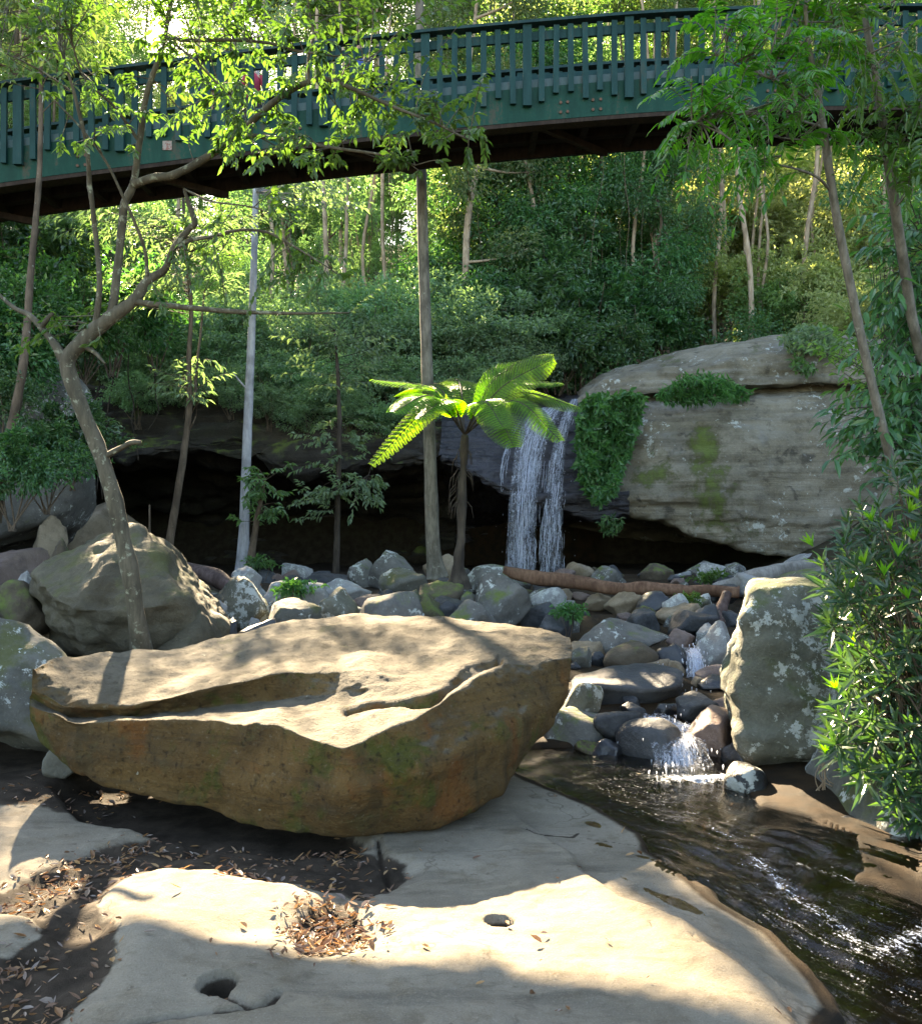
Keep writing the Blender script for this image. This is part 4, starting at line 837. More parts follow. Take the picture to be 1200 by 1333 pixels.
# ================================================================== people behind the railing
def solid(name, c, rough=.8):
    m, nt = new_mat(name); nn = noise(nt, objco(nt), 18, 4, .6); out(nt, bsdf(nt, Base_Color=mixc(nt, nn, tuple(x * .75 for x in c), c), Roughness=rough).outputs[0]); return m
SKIN = solid('skin', (.48, .29, .20), .6)
def person(px, D, h, top, low, hair, label, seed, arm_up=False, shoe=(.7, .7, .68)):
    x = (px - CX) / F * D; z0 = float(zt(x)) - .80; s = h / 1.7
    t = thing('person', label, 'person', (x, D, z0), 0)
    J = [(0, 0, .92), (0, .01, 1.15), (0, .01, 1.38), (0, 0, 1.48), (0, -.01, 1.60), (0, -.02, 1.68)]; Rr = [.115, .115, .125, .05, .085, .055]; E = [(0, 1), (1, 2), (2, 3), (3, 4), (4, 5)]
    def chain(a, pts, rs):
        for p, r in zip(pts, rs):
            J.append(p); Rr.append(r); E.append((a, len(J) - 1)); a = len(J) - 1
        return a
    for sd in (-1, 1):
        chain(0, [(sd * .10, 0, .86), (sd * .11, -.02, .48), (sd * .11, .02, .09), (sd * .12, -.12, .04)], [.085, .055, .04, .032])
        if arm_up: pts = [(sd * .19, 0, 1.38), (sd * .27, -.10, 1.14), (sd * .20, -.34, 1.05), (sd * .19, -.42, 1.05)]
        else: pts = [(sd * .19, 0, 1.38), (sd * .24, .02, 1.10), (sd * .25, -.08, .86), (sd * .25, -.11, .80)]
        hd = chain(2, pts, [.05, .038, .028, .03])
        a = np.array(pts[-1]); dr = norm(np.array(pts[-1]) - np.array(pts[-2]))
        for k, fl in enumerate((.07, .08, .075, .06)):
            o1 = a + dr * .03 + np.array([(k - 1.5) * .016, 0, 0]); chain(hd, [tuple(o1), tuple(o1 + dr * fl * .6), tuple(o1 + dr * fl + np.array([0, .01, -.02]))], [.009, .008, .006])
        chain(hd, [tuple(a + np.array([-sd * .03, -.01, .0])), tuple(a + np.array([-sd * .045, 0, 0]) + dr * .04)], [.010, .008])
    me = bpy.data.meshes.new('body'); me.from_pydata([tuple(c * s for c in j) for j in J], E, [])
    o = link('body', me, SKIN, t); sk = o.modifiers.new('skin', 'SKIN')
    for v_, r in zip(me.skin_vertices[0].data, Rr): v_.radius = (r * s, r * s * .85)
    me.skin_vertices[0].data[0].use_root = True
    o.modifiers.new('sub', 'SUBSURF').levels = 1; o.modifiers['sub'].render_levels = 1
    def ring_tube(nm, rings, mat, legs=()):
        b = MB()
        for rr in [rings] + list(legs):
            n = len(rr); a = np.linspace(0, 2 * np.pi, 16, endpoint=False)
            v = np.concatenate([np.stack([cx + rx * np.cos(a), cyy + ry * np.sin(a), np.full(16, z)], 1) for cx, cyy, z, rx, ry in rr]) * s
            k = np.arange(n - 1)[:, None] * 16; j = np.arange(16)[None]; f = np.stack([k + j, k + (j + 1) % 16, k + 16 + (j + 1) % 16, k + 16 + j], -1).reshape(-1, 4); b.add(v, f)
        link(nm, b.mesh(nm), mat, t)
    ring_tube('shirt', [(0, 0, .84, .165, .13), (0, 0, 1.0, .155, .125), (0, .01, 1.2, .165, .13), (0, .01, 1.36, .17, .12), (0, 0, 1.45, .10, .08), (0, 0, 1.47, .065, .06)], top,
              [[(sd * .17, 0, 1.42, .06, .06), (sd * .22, .0, 1.30, .065, .065), (sd * .245, -.02, 1.17, .06, .06)] for sd in (-1, 1)])
    ring_tube('shorts', [(0, 0, .80, .16, .125), (0, 0, .90, .162, .128), (0, 0, .96, .150, .12)], low, [[(sd * .10, 0, .88, .09, .10), (sd * .11, -.01, .65, .085, .09), (sd * .11, -.02, .50, .08, .085)] for sd in (-1, 1)])
    b = MB(); v, f = ico(3); hv = v * np.array([.092, .108, .115]) + np.array([0, 0.0, 1.625]); cut = (hv[:, 2] > 1.60 + .35 * (-hv[:, 1])) ; hv[~cut] = hv[~cut] * np.array([.6, .6, 1]) + np.array([0, .03, .03]); b.add(hv * s, f); link('hair', b.mesh('hair'), hair, t)
    b = MB()
    for sd in (-1, 1): v, f = ico(2); b.add((v * np.array([.05, .13, .045]) + np.array([sd * .115, -.05, .045])) * s, f)
    link('shoes', b.mesh('shoes'), solid('shoe', shoe), t)
    b = MB()      # face: eyes, nose, mouth, ears
    v, f = ico(2)
    for c_, sc_ in (((-.032, -.083, 1.625), (.012, .008, .008)), ((.032, -.083, 1.625), (.012, .008, .008))): b.add((v * np.array(sc_) + np.array(c_)) * s, f)
    link('eyes', b.mesh('eyes'), solid('eye', (.05, .04, .03)), t)
    b = MB()
    for c_, sc_ in (((0, -.095, 1.60), (.014, .018, .022)), ((-.088, 0, 1.61), (.012, .022, .03)), ((.088, 0, 1.61), (.012, .022, .03)), ((0, -.088, 1.565), (.026, .01, .006))): b.add((v * np.array(sc_) + np.array(c_)) * s, f)
    link('face_details', b.mesh('face_details'), SKIN, t)
HB, HBk = solid('brown hair', (.10, .06, .03)), solid('black hair', (.02, .018, .016))
person(330, 11.55, .93, solid('red cloth', (.38, .03, .06)), solid('dark cloth', (.03, .03, .04)), HB, 'small person in a red top standing behind the bridge pickets', 1)
person(264, 11.5, .93, solid('navy cloth', (.03, .04, .12)), solid('navy denim', (.03, .04, .09)), HBk, 'small person in navy clothes and pale shoes behind the bridge pickets', 2)
person(468, 11.45, .98, solid('blue cloth', (.06, .12, .36)), solid('blue denim', (.05, .08, .18)), HB, 'small person in a blue top leaning arms on the bridge railing', 3, True)
# ================================================================== foliage materials
LM = {
 'fg': leaf_mat('light green leaves', (.042, .115, .018), (.088, .178, .040), (1.5, 1.8, .6), .48, .32, .5),
 'shade': leaf_mat('shade blue green leaves', (.09, .175, .09), (.19, .30, .16), (1.6, 1.7, .8), .42, .38, .5),  # the bluish cast of shade is put into this leaf colour
 'dark': leaf_mat('dark glossy leaves', (.03, .095, .038), (.075, .17, .06), (1.8, 2.0, .7), .38, .28, .55),
 'forest': leaf_mat('forest leaves', (.08, .16, .05), (.15, .24, .085), (1.6, 1.6, .7), .45, .42, .4, .5),
 'yellow': leaf_mat('sunlit yellow green leaves', (.22, .29, .10), (.38, .42, .21), (1.6, 1.6, .85), .5, .45, .4, .4),  # sunlight on the far slope is put into this bright leaf colour
 'fern': leaf_mat('fern green', (.08, .20, .015), (.14, .30, .03), (2.2, 2.2, .5), .58, .35, .5, .1),
 'lance': leaf_mat('glossy lance leaves', (.019, .068, .025), (.045, .115, .042), (2.2, 2.4, .6), .35, .26, .55),
 'pin': leaf_mat('pinnate leaves', (.032, .105, .022), (.075, .17, .035), (2.1, 2.2, .5), .5, .32, .5),
 'creep': leaf_mat('creeper leaves', (.04, .115, .04), (.085, .19, .06), (1.9, 2.1, .7), .35, .35, .5, .1),
}
BK = {
 'grey': bark_mat('grey bark', (.085, .075, .056), (.19, .17, .135), lich=.5, lcol=(.26, .26, .20)), 'pale': bark_mat('white bark', (.27, .27, .28), (.40, .40, .42), lich=.0, bump=.25),
 'brown': bark_mat('brown bark', (.07, .052, .035), (.135, .10, .07), lich=.2), 'lean': bark_mat('mottled olive bark', (.06, .052, .035), (.115, .10, .07), lich=.85, lcol=(.27, .28, .20)),
 'dark': bark_mat('dark fibrous bark', (.035, .028, .022), (.075, .06, .045)), 'warm': bark_mat('orange brown bark', (.25, .18, .12), (.42, .33, .24)),
}
def bush_mesh(seed, R, n, L, W, clumps=16, shell=.55, droop=.3, up=.5):
    r = RS(seed); c = rand_dirs(r, clumps) * (r.rand(clumps, 1) ** .4) * .78; c[:, 2] = c[:, 2] * .9
    k = r.randint(0, clumps, n); sz = r.uniform(.10, .42, clumps)
    d = rand_dirs(r, n); p = c[k] + d * (sz[k] * (shell + (1 - shell) * r.rand(n)))[:, None]
    ns = n // 4; sd_ = rand_dirs(r, 26); sd_[:, 2] = np.abs(sd_[:, 2]) * 1.1 - .15; j = r.randint(0, 26, ns); q = r.uniform(.55, 1.5, ns) * r.uniform(.7, 1.0, 26)[j]
    p[:ns] = sd_[j] * q[:, None] + r.normal(0, .045, (ns, 3)) + np.stack([q * 0, q * 0, -.12 * q ** 2], 1)
    p = p * np.array(R); p[:, 2] += R[2]
    ax = d + c[k] * .8 + r.normal(0, .45, (n, 3)); ax[:, 2] -= droop
    nr = np.array([0, 0, up]) + d * .5 + r.normal(0, .45, (n, 3))
    return leaf_geo(p, ax, nr, L * r.uniform(.65, 1.25, n), W * r.uniform(.7, 1.2, n), .2, .2)
def stems_mesh(seed, R, n=7, rad=.02):
    r = RS(seed); b = MB()
    for _ in range(n):
        e = rand_dirs(r, 1)[0] * np.array(R) * .75; e[2] = abs(e[2]) + R[2] * .8; a = np.array([r.normal(0, .05), r.normal(0, .05), -.25])
        b.tube(smooth_path([a, e * .45 + r.normal(0, .06, 3), e], None, 4)[0], np.linspace(rad, rad * .25, 9), 5)
    return b.mesh('stem')
def tree_protos(name, seed, h, r0, cb, cr, nleaf, L, W, bark, leaf, label, group, limbs=9, bend=.06, clump=.8, cat='tree'):
    r = RS(seed); b = MB()
    pts = [np.array([0, 0, -.4])]; k = 7
    for i in range(1, k + 1): pts.append(np.array([r.normal(0, bend) * h * .25, r.normal(0, bend) * h * .25, h * i / k * .97]))
    pp, rr = smooth_path(pts, np.linspace(r0, r0 * .28, k + 1) ** 1.0, 4); rr[:3] *= np.array([1.5, 1.2, 1.08]); b.tube(pp, rr, 8)
    cen, sz = [], []
    for i in range(limbs):
        z = h * (cb + (1 - cb) * (i + .4) / limbs); a0 = np.array([np.interp(z, pp[:, 2], pp[:, j]) for j in (0, 1)] + [z]); an = i * 2.4 + r.uniform(-.4, .4)
        ln = cr * (1.05 - .55 * (i / limbs)) * r.uniform(.65, 1.1); e = a0 + np.array([math.cos(an) * ln, math.sin(an) * ln, ln * r.uniform(.1, .6)])
        md = (a0 + e) / 2 + np.array([0, 0, -.05 * ln]); lp, lr = smooth_path([a0, md, e], np.array([r0 * .38, r0 * .22, r0 * .07]), 4); b.tube(lp, lr, 5)
        for t in (1.0, .72, .45): cen.append(a0 * (1 - t) + e * t + r.normal(0, .12, 3) * cr); sz.append(clump * r.uniform(.6, 1.1) * (1 if t > .6 else .7))
    cen.append(pp[-1]); sz.append(clump)
    cen = np.array(cen); sz = np.array(sz); n = nleaf; kk = r.choice(len(cen), n, p=sz ** 2 / (sz ** 2).sum()); d = rand_dirs(r, n)
    p = cen[kk] + d * np.array([1, 1, .62]) * (sz[kk] * r.rand(n) ** .5)[:, None]
    ax = d + r.normal(0, .6, (n, 3)); ax[:, 2] -= .35; nr = np.array([0, 0, .7]) + r.normal(0, .5, (n, 3))
    v, f = leaf_geo(p, ax, nr, L * r.uniform(.7, 1.25, n), W * r.uniform(.7, 1.2, n), .2, .2)
    t = thing(name, label, cat, (0, -400, 0), 0, group)
    link('trunk', b.mesh('trunk'), bark, t); link('crown', mesh_np('crown', v, f, False), leaf, t)
    return t
BEAMS = [((-.3, 4.0, .3), 1.0, .9), ((.1, 11.3, 2.7), .7, .7), ((-1.5, 6.4, 4.6), 1.0, 1.2), ((2.4, 6.4, 4.2), .8, .8), ((9.5, 29, 9.5), 1.0, 4.0), ((12, 26, 7), 1., 3.0), ((7, 31, 12), 1., 3.), ((13, 30, 12), 1., 3.), ((11, 36, 15), 1., 3.), ((-1.5, 20, 5.2), .7, .8), ((2.5, 24, 9), .7, 1.), ((-4, 25, 9), .6, .8), ((4, 31, 14), .6, .9), ((0, 34, 14), .6, .8), ((-8, 30, 12), .6, .8), ((5.5, 27, 10), .6, .8)]
def in_beam(c, R):
    for T, k, add in BEAMS:
        w_ = c - np.array(T); t = w_ @ SD
        if t > 4 and np.linalg.norm(w_ - t * SD) < R * k + add: return True
    return False
used = set()
def place(proto, loc, rz, s, label=None):
    if id(proto) not in used: used.add(id(proto)); o = proto
    else: o = copy_tree(proto)
    o.location = loc; o.rotation_euler = (0, 0, rz); o.scale = (s, s, s) if np.isscalar(s) else s
    if label: o['label'] = label
    return o
def bush_proto(name, seed, R, n, L, W, leaf, label, group, cat='shrub', stems=True, rad=.02, **k):
    t = thing(name, label, cat, (0, -400, 0), 0, group)
    v, f = bush_mesh(seed, R, n, L, W, **k)
    link('foliage', mesh_np('foliage', v, f, False), leaf, t)
    if stems: link('stem', stems_mesh(seed, R, 7, rad), BK['brown'], t)
    return t
r = RS(77)
# ---------------------------------------------------------------- understorey on the cliff rim
RB = [bush_proto('rim_shrub', 300 + i, (1.25, 1.1, .95), 5200, .10, .046, LM['shade'], 'blue green leafy shrub crowding the rim above the cave', 'blue green shrubs along the cliff rim', clumps=22) for i in range(3)]
RD = [bush_proto('dark_shrub', 310 + i, (1.1, 1.0, 1.0), 4200, .115, .055, LM['dark'], 'dark glossy leaved shrub in the shade beside the cliff', 'dark glossy shrubs by the cliff', clumps=16) for i in range(2)]
YB = [bush_proto('sunlit_shrub', 320 + i, (1.5, 1.4, 1.25), 6000, .115, .06, LM['yellow'], 'sunlit yellow green shrub on the slope behind the outcrop', 'sunlit shrubs on the far slope', clumps=22) for i in range(2)]
FB = [bush_proto('understorey_shrub', 330 + i, (1.6, 1.5, 1.4), 6500, .115, .056, LM['forest'], 'mid green shrub filling the forest floor behind the falls', 'green shrubs of the forest floor', clumps=26) for i in range(3)]
def at_px(px, py, D): return P(px, py, D)
def bush_at(pro, px, py, D, s, squash=1.0):
    p = P(px, py, D); place(pro[r.randint(len(pro))], (p[0], D, p[2] - s * .95 * squash), r.uniform(0, 6.3), (s, s, s * squash))
for px, py, D, s in ((120, 470, 18.6, .9), (170, 455, 19, 1.0), (215, 480, 18.4, .7), (270, 470, 18.8, .8), (310, 440, 19.5, 1.0), (360, 490, 18.3, .7), (400, 455, 19, 1.1), (395, 500, 18.1, .6), (440, 500, 18.2, .75), (450, 445, 19.6, 1.1), (485, 480, 18.6, .8), (520, 500, 18.4, .7),
                     (560, 455, 19.8, 1.0), (590, 440, 20.5, 1.25), (620, 450, 19.6, 1.1), (655, 430, 20.2, 1.2), (600, 500, 18.7, .75), (640, 492, 19, .7), (680, 480, 19.4, .8), (530, 450, 19.8, .9), (345, 430, 20.4, 1.0), (250, 430, 20.0, 1.0), (490, 420, 21, 1.2), (420, 410, 22, 1.3), (560, 405, 22.5, 1.3)):
    bush_at(RB, px, py, D, s * r.uniform(.9, 1.1), .9)
for px, py, D, s in ((690, 420, 21.5, 1.5), (720, 450, 20.5, 1.2), (750, 470, 20.5, 1.0), (700, 370, 23, 1.6), (760, 410, 22.5, 1.4), (800, 450, 21, .9), (735, 330, 24, 1.8), (660, 380, 23, 1.3), (30, 420, 12.4, .9), (-30, 460, 11.6, .9), (80, 400, 14, 1.0), (150, 400, 16, 1.0), (60, 595, 10.6, .55), (15, 610, 9.8, .55), (95, 565, 12.2, .6), (110, 430, 14.5, .8), (-60, 380, 13, 1.2), (40, 330, 15, 1.2), (200, 420, 17.6, .8), (0, 520, 10.5, .5), (20, 470, 12, .6), (820, 410, 23, 1.3), (860, 420, 23, 1.0)):
    bush_at(RD, px, py, D, s * r.uniform(.9, 1.1))
for px, py, D, s in ((880, 330, 30, 1.6), (930, 300, 32, 1.8), (980, 330, 29, 1.5), (1030, 300, 30, 1.7), (1080, 330, 27, 1.4), (1120, 300, 28, 1.6), (900, 260, 35, 2.0), (960, 240, 36, 2.0), (1040, 250, 34, 2.0), (1100, 240, 32, 1.9), (1000, 380, 25, 1.1), (940, 380, 26, 1.1), (1070, 390, 23, 1.0), (1160, 350, 24, 1.3), (860, 210, 40, 2.4), (1010, 190, 40, 2.4), (930, 180, 42, 2.4), (1130, 190, 38, 2.3), (760, 130, 55, 3.2), (840, 110, 55, 3.2), (920, 90, 55, 3.4), (700, 90, 60, 3.4), (820, 40, 62, 3.6), (1190, 110, 45, 2.6), (1040, 100, 50, 3.0), (1120, 420, 20, .8), (650, 240, 45, 2.2)):
    bush_at(YB, px, py, D, s * r.uniform(.9, 1.15))
for _ in range(75):
    D = r.uniform(22, 44); px = r.uniform(-150, 1300); x = (px - CX) / F * D; s = r.uniform(.8, 1.5)
    z = gz1(x, D)
    if in_beam(np.array([x, D, z + s]), s * 1.2): continue
    place(FB[r.randint(3)], (x, D, z - .2), r.uniform(0, 6.3), s)
# ---------------------------------------------------------------- forest trees
TA = [tree_protos('forest_tree', 400 + i, 15, .15, .30, 2.6, 11000, .15, .072, BK[['grey', 'warm', 'brown'][i]], LM['forest'], ['tall grey trunked forest tree far behind the falls', 'tall warm brown trunked forest tree far behind the falls', 'tall brown trunked forest tree far behind the falls'][i], ['grey trunked trees', 'warm brown trunked trees', 'brown trunked trees'][i] + ' of the far forest', 11, .05, 1.15) for i in range(3)]
TB = [tree_protos('bushy_tree', 420 + i, 9, .10, .18, 2.2, 13000, .125, .062, BK['brown'], [LM['shade'], LM['dark'], LM['yellow']][i], ['bushy blue green tree leafy down to its base behind the falls', 'bushy dark green tree leafy down to its base behind the falls', 'bushy yellow green tree leafy down to its base behind the falls'][i], ['blue green', 'dark green', 'yellow green'][i] + ' bushy trees behind the falls', 10, .05, 1.0) for i in range(3)]
TP = tree_protos('pole_tree', 440, 17, .065, .72, 1.7, 4500, .14, .065, BK['warm'], LM['forest'], 'slender bare pole trunk lit warm in the forest behind the falls', 'slender pole trunks of the forest', 7, .035, .9)
ntree = 0
for D0_, n, hs, ws in ((24, 7, .75, 1), (29, 11, .9, 1), (35, 13, 1.1, 1), (43, 16, 1.25, 1), (54, 18, 1.5, 1), (68, 24, 1.7, 1), (84, 30, 1.8, 1), (102, 32, 1.9, 1)):
    for k in range(n):
        px = -330 + 1900 * (k + r.uniform(.1, .9)) / n; D = D0_ * r.uniform(.9, 1.1); x = (px - CX) / F * D; s = hs * r.uniform(.8, 1.15)
        if (D < 33 and 470 < px < 560) : continue
        z = gz1(x, D); pro = TA[r.randint(3)] if D0_ > 30 or r.rand() < .5 else TB[r.randint(2)]
        if D0_ >= 29 and px > 820 and r.rand() < .55: pro = TB[2]; s *= 1.2
        H = 15 if pro in TA else 9
        zz = [z + H * s * q for q in (.4, .6, .8, .97)]
        for _t in range(4):
            zz = [z + H * s * q for q in (.35, .5, .65, .8, .97)]; bad = any(in_beam(np.array([x, D, q]), 2.1 * s) for q in zz)
            if not bad: break
            s *= .78
        if bad: continue
        place(pro, (x, D, z - .1), r.uniform(0, 6.3), s); ntree += 1
for _ in range(46):
    D = r.uniform(22, 38); px = r.uniform(-40, 1240); x = (px - CX) / F * D; s = r.uniform(.7, 1.2)
    z = gz1(x, D)
    if in_beam(np.array([x, D, z + 15 * s]), 1.8): continue
    place(TP, (x, D, z - .1), r.uniform(0, 6.3), s)
for px, D, s, q in ((610, 23.5, .85, 1), (650, 25, 1.05, 1), (690, 24, 1.0, 1), (735, 25.5, 1.15, 1), (775, 24.5, .95, 1), (820, 25.5, 1.0, 1), (860, 27, 1.0, 0), (590, 27, 1.1, 0), (640, 29, 1.3, 0), (700, 29, 1.35, 1), (760, 30, 1.35, 0), (820, 31, 1.3, 0), (430, 26, .8, 0), (380, 25, .8, 0), (330, 27, .9, 0), (120, 22, .7, 1), (60, 21, .8, 1), (-20, 20, .9, 1), (180, 24, .7, 0), (890, 29, 1.1, 2), (1150, 24, .9, 2), (1220, 22, .9, 1)):
    x = (px - CX) / F * D; z = gz1(x, D)
    place(TB[q], (x, D, z - .3), r.uniform(0, 6.3), s)
TE = tree_protos('shade_tree', 450, 25, .22, .63, 2.7, 17000, .17, .085, BK['grey'], LM['forest'], 'tall tree added beyond the cave for the shade of its high dense crown', 'added shade trees beyond the cave', 11, .025, 1.25)  # crowns added to keep sun off the rock strip, bank and boulders
for x, y in ((-10.8, 43), (-8.4, 44.5), (-6.2, 42.5), (-11.4, 46.5), (-18.3, 43), (-21.5, 44), (-20.8, 47), (-9.8, 40.5), (-24.5, 45), (-4, 44)):
    place(TE, (x, y, gz1(x, y) - .1), r.uniform(0, 6.3), 1.09 if -12 < x < -9 else r.uniform(.98, 1.05))

for k in range(34):
    D = r.uniform(112, 132); px = -140 + 1200 * (k + r.uniform(.1, .9)) / 34; x = (px - CX) / F * D
    place(TA[r.randint(3)], (x, D, gz1(x, D) - .3), r.uniform(0, 6.3), r.uniform(1.9, 2.25) * (D / 120))
for px, py, D, s in ((180, 515, 17.4, .6), (300, 505, 17.3, .55), (350, 525, 17.2, .5), (400, 540, 17.1, .5), (455, 535, 17.2, .55), (500, 545, 17.2, .55), (540, 535, 17.3, .5), (245, 500, 17.4, .6), (430, 515, 17.3, .6)): bush_at(RB, px, py, D, s, .9)
for px, py, D, s in ((395, 300, 62, 3.4), (450, 285, 58, 3.2), (360, 285, 64, 3.2), (430, 330, 56, 2.6), (480, 250, 66, 3.4)): bush_at(FB, px, py, D, s)
for k in range(26):
    D = r.uniform(23.5, 28); px = r.uniform(330, 560) if k < 14 else r.uniform(780, 1010); x = (px - CX) / F * D; s = r.uniform(.7, 1.05)
    if in_beam(np.array([x, D, gz1(x, D) + 15 * s]), 1.0): continue
    place(TP, (x, D, gz1(x, D) - .1), r.uniform(0, 6.3), s)
# ================================================================== foreground and mid trees, placed one by one
def px_tree(name, label, paths, bark, leafmesh=None, leafmat=None, cat='tree', seed=0, jit=.16, extra=None, crown='crown'):
    """paths: list of (points (px,py,D), radii)"""
    b = MB(); org = P(*paths[0][0][0]); t = thing(name, label, cat, tuple(org))
    for i, (pts, rad) in enumerate(paths):
        b.tube([P(*q) - org for q in pts], rad, 12 if i == 0 else 8, jit, seed + i, 6)
    link('trunk', b.mesh('trunk'), bark, t)
    if extra is not None:
        link('twigs', extra.mesh('twigs') if not isinstance(extra, bpy.types.Mesh) else extra, bark, t, tuple(-org))
    if leafmesh is not None:
        v, f = leafmesh; link(crown, mesh_np(crown, v - org, f, False), leafmat, t)
    return t
def spray(r, tips, roots, nl, L, W, b=None, rad=.006, sag=.12, detail=1, spread=.75, along=.35):
    """twigs from the nearest root point to each tip, with leaves alternating along the outer part"""
    roots = np.asarray(roots); pos, ax, nr = [], [], []
    for tpt in tips:
        a = roots[np.argmin(np.linalg.norm(roots - tpt, axis=1) + r.rand(len(roots)) * .25)]
        mid = (a + tpt) / 2 + r.normal(0, .06, 3) + np.array([0, 0, sag * r.uniform(-.3, 1) * np.linalg.norm(tpt - a)])
        c, _ = smooth_path([a, mid, tpt], None, 6)
        if b is not None: b.tube(c, np.linspace(rad, rad * .3, len(c)), 5)
        n = max(4, int(nl * r.uniform(.7, 1.3)))
        for k in range(n):
            q = along + (1 - along) * (k + .5) / n; i = min(int(q * (len(c) - 1)), len(c) - 2); d = norm(c[i + 1] - c[i]); s = 1 if k % 2 else -1
            sd = norm(np.cross(d, np.array([0, 0, 1.0])) + r.normal(0, .3, 3))
            pos.append(c[i] + (c[i + 1] - c[i]) * (q * (len(c) - 1) - i)); ax.append(d * .6 + sd * s * spread + np.array([0, 0, -.45]) + r.normal(0, .22, 3)); nr.append(np.array([0, 0, 1.0]) + r.normal(0, .45, 3))
        pos.append(c[-1]); ax.append(norm(c[-1] - c[-2]) + np.array([0, 0, -.3])); nr.append(np.array([0, 0, 1.0]) + r.normal(0, .3, 3))
    n = len(pos)
    return leaf_geo(np.array(pos), np.array(ax), np.array(nr), L * r.uniform(.6, 1.2, n), W * r.uniform(.75, 1.15, n), .18, .22, detail)
def path_pts(paths, n=8, skip=0):
    o = []
    for pts, rad in paths[skip:]: o.append(smooth_path([P(*q) for q in pts], None, n)[0])
    return np.concatenate(o)
r = RS(99)
def clear(tp): return [p for p in tp if not any(np.linalg.norm((p - np.array(T)) - ((p - np.array(T)) @ SD) * SD) < 1.0 for T in ((-.3, 3.8, .2), (-.9, 3.7, .1), (-.1, 3.6, .1)))]
# ---------------------------------------------------------------- leaning tree on the left
D = 7.0
LT = [([(186, 850, 7.1), (178, 800, 7.0), (165, 720, 7.0), (141, 620, 7.0), (111, 540, 7.0), (88, 476, 7.0), (108, 444, 7.0), (141, 416, 7.0), (174, 392, 7.0), (192, 366, 7.0), (215, 350, 7.0), (227, 322, 6.9), (247, 298, 6.9), (254, 290, 6.85), (247, 268, 6.85), (240, 246, 6.8)], [.085, .066, .062, .060, .058, .056, .060, .054, .045, .034, .029, .025, .022, .020, .017, .010]),
      ([(88, 478, 7.0), (73, 450, 7.0), (56, 428, 7.05), (38, 410, 7.1), (18, 400, 7.15), (-10, 375, 7.2)], [.04, .032, .026, .02, .016, .01]), ([(54, 428, 7.05), (62, 415, 7.0), (70, 407, 7.0)], [.022, .018, .012]),
      ([(138, 594, 7.0), (158, 583, 6.95), (172, 576, 6.9), (184, 576, 6.9)], [.026, .022, .019, .014]), ([(112, 452, 7.0), (125, 460, 6.95), (137, 473, 6.9)], [.022, .016, .008]),
      ([(174, 392, 7.0), (210, 397, 6.95), (300, 405, 6.9), (380, 408, 6.9), (455, 407, 6.9)], [.026, .022, .018, .012, .005]),
      ([(143, 416, 7.0), (148, 396, 7.0), (153, 354, 7.0), (158, 309, 7.0), (162, 267, 6.95), (174, 240, 6.9), (182, 185, 6.8), (192, 120, 6.7), (215, 50, 6.6), (225, -20, 6.5)], [.038, .035, .033, .032, .030, .028, .024, .02, .016, .012]),
      ([(173, 240, 6.9), (198, 232, 6.85), (228, 227, 6.8), (280, 198, 6.7), (320, 165, 6.6), (360, 130, 6.5), (400, 107, 6.4), (425, 103, 6.4), (465, 118, 6.3), (505, 136, 6.2), (560, 158, 6.1), (610, 182, 6.0)], [.036, .034, .031, .027, .025, .022, .020, .018, .015, .012, .009, .005]),
      ([(305, 178, 6.6), (335, 177, 6.5), (370, 183, 6.4), (430, 192, 6.3), (500, 202, 6.2), (540, 215, 6.1)], [.018, .016, .014, .012, .008, .004]),
      ([(124, 428, 7.0), (128, 400, 6.95), (130, 366, 6.9), (126, 315, 6.9), (119, 255, 6.8), (117, 240, 6.8), (113, 190, 6.7), (96, 118, 6.6), (78, 60, 6.5)], [.028, .024, .022, .02, .019, .018, .015, .012, .006]),
      ([(192, 366, 7.0), (190, 330, 6.9), (178, 295, 6.8), (158, 250, 6.7), (135, 205, 6.6), (100, 160, 6.5), (60, 120, 6.4)], [.016, .014, .012, .011, .009, .007, .004]),
      ([(229, 322, 6.9), (250, 312, 6.9), (275, 308, 6.85), (310, 300, 6.8), (350, 303, 6.8), (390, 325, 6.7), (430, 350, 6.7)], [.018, .016, .014, .012, .010, .007, .004]),
      ([(215, 48, 6.6), (250, 53, 6.5), (300, 52, 6.4), (350, 56, 6.3), (385, 66, 6.2), (430, 72, 6.1), (480, 80, 6.0)], [.014, .013, .012, .011, .009, .007, .004]),
      ([(402, 106, 6.4), (402, 75, 6.35), (408, 45, 6.3), (402, 10, 6.25), (398, -40, 6.2)], [.011, .010, .009, .008, .006]),
      ([(215, 48, 6.6), (250, 75, 6.4), (280, 105, 6.3), (320, 140, 6.2)], [.012, .009, .007, .004]), ([(92, 118, 6.6), (60, 96, 6.5), (20, 75, 6.4), (-20, 60, 6.4)], [.008, .007, .005, .003]),
      ([(182, 185, 6.8), (150, 140, 6.6), (110, 100, 6.4), (90, 40, 6.2)], [.012, .010, .008, .004]), ([(240, 246, 6.8), (275, 262, 6.7), (330, 270, 6.6), (380, 290, 6.5)], [.009, .008, .006, .003])]
tips = []
def tips_in(n, fx, fy, D0, D1, wfun=None):
    o = []
    while len(o) < n:
        x, y = r.uniform(*fx), r.uniform(*fy)
        if wfun is not None and r.rand() > wfun(x, y): continue
        o.append(P(x, y, r.uniform(D0, D1)))
    return o
dens = lambda x, y: np.clip(1.0 - max(0, (x - 480) / 190), 0, 1) * np.clip((225 - y + .02 * x) / 60, .0, 1) * (1.0 if x > 150 else .75)
tips = tips_in(225, (20, 665), (-90, 260), 5.7, 7.1, dens) + tips_in(44, (280, 640), (110, 235), 5.7, 6.5) + tips_in(26, (210, 480), (240, 420), 6.2, 7.0) + tips_in(12, (0, 120), (380, 460), 6.8, 7.4) + tips_in(60, (-60, 420), (-90, 40), 5.8, 6.8)
